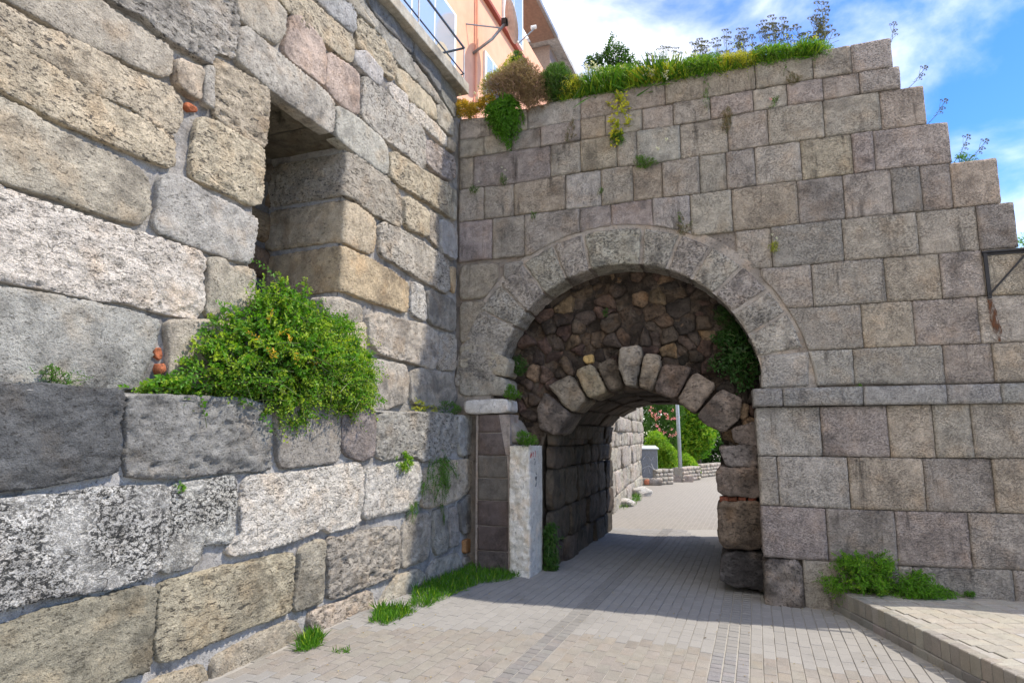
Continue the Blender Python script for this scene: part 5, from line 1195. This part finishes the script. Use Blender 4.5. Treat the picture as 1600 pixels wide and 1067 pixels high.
# ---- dry umbels standing on the wall top
def umbel(h, seed, br=5):
    r = random.Random(seed); st = MB(); hd = []
    p0 = Vector((0, 0, 0)); lx, ly = r.uniform(-.05, .12), r.uniform(-.1, .1); tip = Vector((lx, ly, h)); st.tube([p0, p0.lerp(tip, .5) + Vector((.02, 0, 0)), tip], [.004, .003, .002], 4, False); hd.append(tip)
    for i in range(br):
        t = r.uniform(.45, .9); b_ = p0.lerp(tip, t); e = b_ + Vector((r.uniform(-.055, .065), r.uniform(-.05, .05), h * r.uniform(.10, .22))); st.tube([b_, b_.lerp(e, .5) + Vector((0, 0, -.008)), e], [.0025, .002, .0015], 3, False); hd.append(e)
    P, D = [], []
    for q_ in hd:
        for j in range(12):
            t = 2 * PI * j / 12; e = q_ + Vector((math.cos(t) * .022, math.sin(t) * .022, .016)); P.append(tuple(q_ + (e - q_) * .4)); D.append(tuple(e - q_))
    for j in range(int(5 * h / .4)):
        t = r.uniform(.02, .6); P.append(tuple(p0.lerp(tip, t))); D.append((r.uniform(-1, 1), r.uniform(-1, 1), .6))
    P, D = np.array(P), np.array(D)
    return st, leaves_mesh(P, D, norm(rng.normal(size=P.shape)), .021, .010, rng.uniform(0, .9, len(P)), name='flower_head')
M['umbel'] = leaf_mat('seed_head', (.06, .07, .04), (.12, .12, .07), (.22, .19, .10), .2)
protos = []
for k in range(4):
    st_, hdm = umbel(.34 + .05 * k, k + 2, 5 + k % 3); ms = mesh('stem', np.concatenate(st_.v), st_.f, False); ms.materials.append(M['stem']); hdm.materials.append(M['umbel']); protos.append((ms, hdm))
ru = random.Random(2)
hs = lambda u: np.interp(u, [1000, 1060, 1100, 1190, 1240, 1290], [.85, 1.0, 1.0, 1.0, 1.15, 1.3])
us = [ru.uniform(990, 1290) for _ in range(50)] + [1010, 1040, 900, 912]
for i, u in enumerate(us):
    vb = np.interp(u, [717, 907, 1039, 1180, 1394], [180, 143, 118, 93, 60]); off_ = ru.uniform(-.5, -.05)
    a, z = R.un(u, vb, 0); off_ *= .5; w_ = R.w(float(a), 6.24, off_)
    o = thing('dry_umbel', 'slender dry umbel stalk among the many along the weedy wall top', 'wild flower', loc=tuple(w_), rz=ru.uniform(0, 6), group='dry umbels along the wall top')
    o.scale = (float(hs(u)) * 1.2,) * 3; o.rotation_euler = (0, ru.uniform(-.08, .22), ru.uniform(-.3, .3)); ms, hdm = protos[i % 4]
    link('stem', ms, None, o, kind='stuff'); link('flower_head', hdm, None, o, kind='stuff')
for (a, z, rx), lb in (((5.62, 5.66, .75), 'dry umbel leaning out from the second step of the wall top'), ((5.80, 5.20, .7), 'small dry umbel on the third step of the wall edge'), ((6.03, 4.70, .55), 'dry umbel on the fourth step of the wall edge'),
                       ((6.12, 4.68, .8), 'leaning dry umbel right of the other one on the fourth step'), ((5.50, 6.2, .3), 'short dry umbel on the highest corner of the wall')):
    o = thing('dry_umbel', lb, 'wild flower', loc=tuple(R.w(a, z - .03, -.12))); o.rotation_euler = (0, rx, R.ang); o.scale = (1, 1, 1); ms, hdm = protos[1]; link('stem', ms, None, o, kind='stuff'); link('flower_head', hdm, None, o, kind='stuff')
bush('weed', 'bright green tuft on the lowest visible step of the wall edge', 'weed', R, [(1488,250),(1495,238),(1512,240),(1530,246),(1540,252)], -.3, .25, 70, (1510, 252), 'bright', leaf=(.02, .01), sp=(.04, .1))
# white flower clusters
def blooms(label, spots, off, r=.03, mat='flower', fr=R, n=16, cat='flowers'):
    P, D = [], []; c0_ = fr.w(*[float(x) for x in fr.un(*spots[0], off)], off)
    for u, v in spots:
        q_ = fr.w(*[float(x) for x in fr.un(u, v, off)], off) - c0_
        for j in range(n): d = rng.normal(size=3); d /= np.linalg.norm(d); P.append(q_ + d * r * .6 * rng.random()); D.append(d)
    P, D = np.array(P), np.array(D); o = link({'flower': 'white_flower', 'yellow': 'yellow_flower'}.get(mat, 'pink_flower'), leaves_mesh(P, D, norm(rng.normal(size=P.shape)), r * .8, r * .55, rng.random(len(P)), name='blossom'), M[mat], loc=c0_); tag(o, label, cat); o['kind'] = 'stuff'; return o
sp_ = [(915,102),(922,108),(928,104),(934,110),(925,98),(938,104)]; blooms('cloud of white flowers at the left of the wall top clumps', sp_ + [(ru.uniform(905, 945), ru.uniform(98, 135)) for _ in range(10)], .05)
blooms('yellow flower heads dotted along the weedy wall top', [(u, np.interp(u, [717, 907, 1039, 1180, 1394], [180, 138, 112, 88, 58]) - ru.uniform(4, 26)) for u in [ru.uniform(905, 1285) for _ in range(34)]], .02, .028, 'yellow', R, 9)
blooms('loose white flower heads along the weedy wall top', [(u, np.interp(u, [717, 907, 1039, 1180, 1394], [180, 138, 112, 88, 58]) - ru.uniform(2, 24)) for u in [ru.uniform(900, 1140) for _ in range(26)]], .03, .028, 'flower', R, 9)
blooms('white flowers over the dark edge of the middle clump', [(ru.uniform(1000, 1045), ru.uniform(108, 122)) for _ in range(12)], .1)
blooms('scattered white flowers above the corner creeper', [(718,148),(696,150),(745,154),(742,146),(746,168),(760,155)], .1, .025)
blooms('single white flower beside the fig seedling', [(1041,218),(1028,232)], .06, .028); blooms('white flowers on the corner tufts', [(748,284),(784,262),(789,266),(793,280)], .08, .012)
blooms('pale flowers on the tuft right of the arch', [(1206,367),(1214,372)], .06, .018); blooms('pink thistle bloom high on the arch wall', [(1204,155)], .05, .02, 'pinkf')
# ---- greenery beyond the passage: frames standing across the view
def cross(u, v):
    p = ground(u, v); return Fr((p[0], p[1], 0), 0.), p
def far_bush(name, label, cat, uv, poly, thick, ns, mat, leaf, sp, tr=(0, 1), root=None, off=0, lv=10, trunk=False):
    fr, p = cross(*uv); fr.o[1] += off
    o = bush(name, label, cat, fr, poly, 0, thick, ns, root or (np.mean([q[0] for q in poly]), max(q[1] for q in poly)), mat, leaf=leaf, sp=sp, lv=lv, tr=tr, droop=.3, stems=.15, outw=.8, up=.2)
    if trunk:
        ro = np.array(o.location); mb = MB(); mb.tube([(0, 0, -ro[2] - .3), (.05, 0, -ro[2] * .4), (0, 0, .8)], [.14, .11, .05], 8); mb.obj('trunk', M['bark'], o, smooth=True)
    return o
far_bush('planter_shrub', 'light green shrub over the low wall behind the cabinet', 'shrub', (1040, 752), [(1006,702),(1012,690),(1014,672),(1030,668),(1042,684),(1060,700),(1062,720),(1058,738),(1032,740),(1030,712)], 1.3, 900, 'bright', (.13, .075), (.3, .6), (.4, 1), off=1.0)
far_bush('planter_shrub', 'light green shrub over the low wall right of the lamp post', 'shrub', (1080, 748), [(1058,738),(1062,712),(1072,705),(1084,712),(1096,728),(1094,734)], 1.0, 500, 'bright', (.13, .075), (.3, .5), (.4, 1), off=.7)
ol = far_bush('oleander', 'pink flowering oleander behind the cabinet', 'shrub', (1040, 748), [(1012,640),(1020,610),(1066,600),(1072,650),(1064,700),(1020,702),(1010,672)], 1.6, 900, 'deep', (.16, .05), (.4, .8), (.1, .9), off=3.0, trunk=True)
fo, _ = cross(1040, 748); fo.o[1] += 2.0
blooms('pink blossoms on the oleander behind the cabinet', [(ru.uniform(1012, 1062), ru.uniform(635, 682)) for _ in range(34)], .7, .085, 'pinkf', fo, 9)
far_bush('broadleaf_tree', 'yellow green leafy tree right of the lamp post beyond the passage', 'tree', (1090, 746), [(1052,610),(1110,600),(1128,660),(1122,690),(1104,702),(1090,716),(1066,712),(1056,690)], 2.6, 1500, 'green', (.20, .12), (.4, .9), (.25, 1), off=4, trunk=True)
far_bush('evergreen_tree', 'dark evergreen tree at the far bend of the lane', 'tree', (1110, 745), [(1060,600),(1180,590),(1180,745),(1090,742),(1085,718),(1060,715)], 3, 1500, 'deep', (.28, .12), (.6, 1.2), (0, .6), off=9, trunk=True)
far_bush('evergreen_tree', 'dark tree behind the oleander beyond the passage', 'tree', (1030, 745), [(985,590),(1090,590),(1100,730),(990,730)], 3, 1300, 'deep', (.3, .13), (.6, 1.2), (.1, .7), off=12, trunk=True)
q1 = CAM + ray(1640, 380) * 16.; ft = Fr((q1[0], q1[1], 0), -.6)
bush('broadleaf_tree', 'green tree whose leaves just show at the right edge over the tiled roof', 'tree', ft, [(1588,366),(1604,352),(1680,340),(1720,400),(1640,420),(1590,396)], 0, 1.2, 260, (1650, 410), 'bright', leaf=(.09, .06), sp=(.2, .4), lv=9)
print('objects', len(bpy.data.objects))
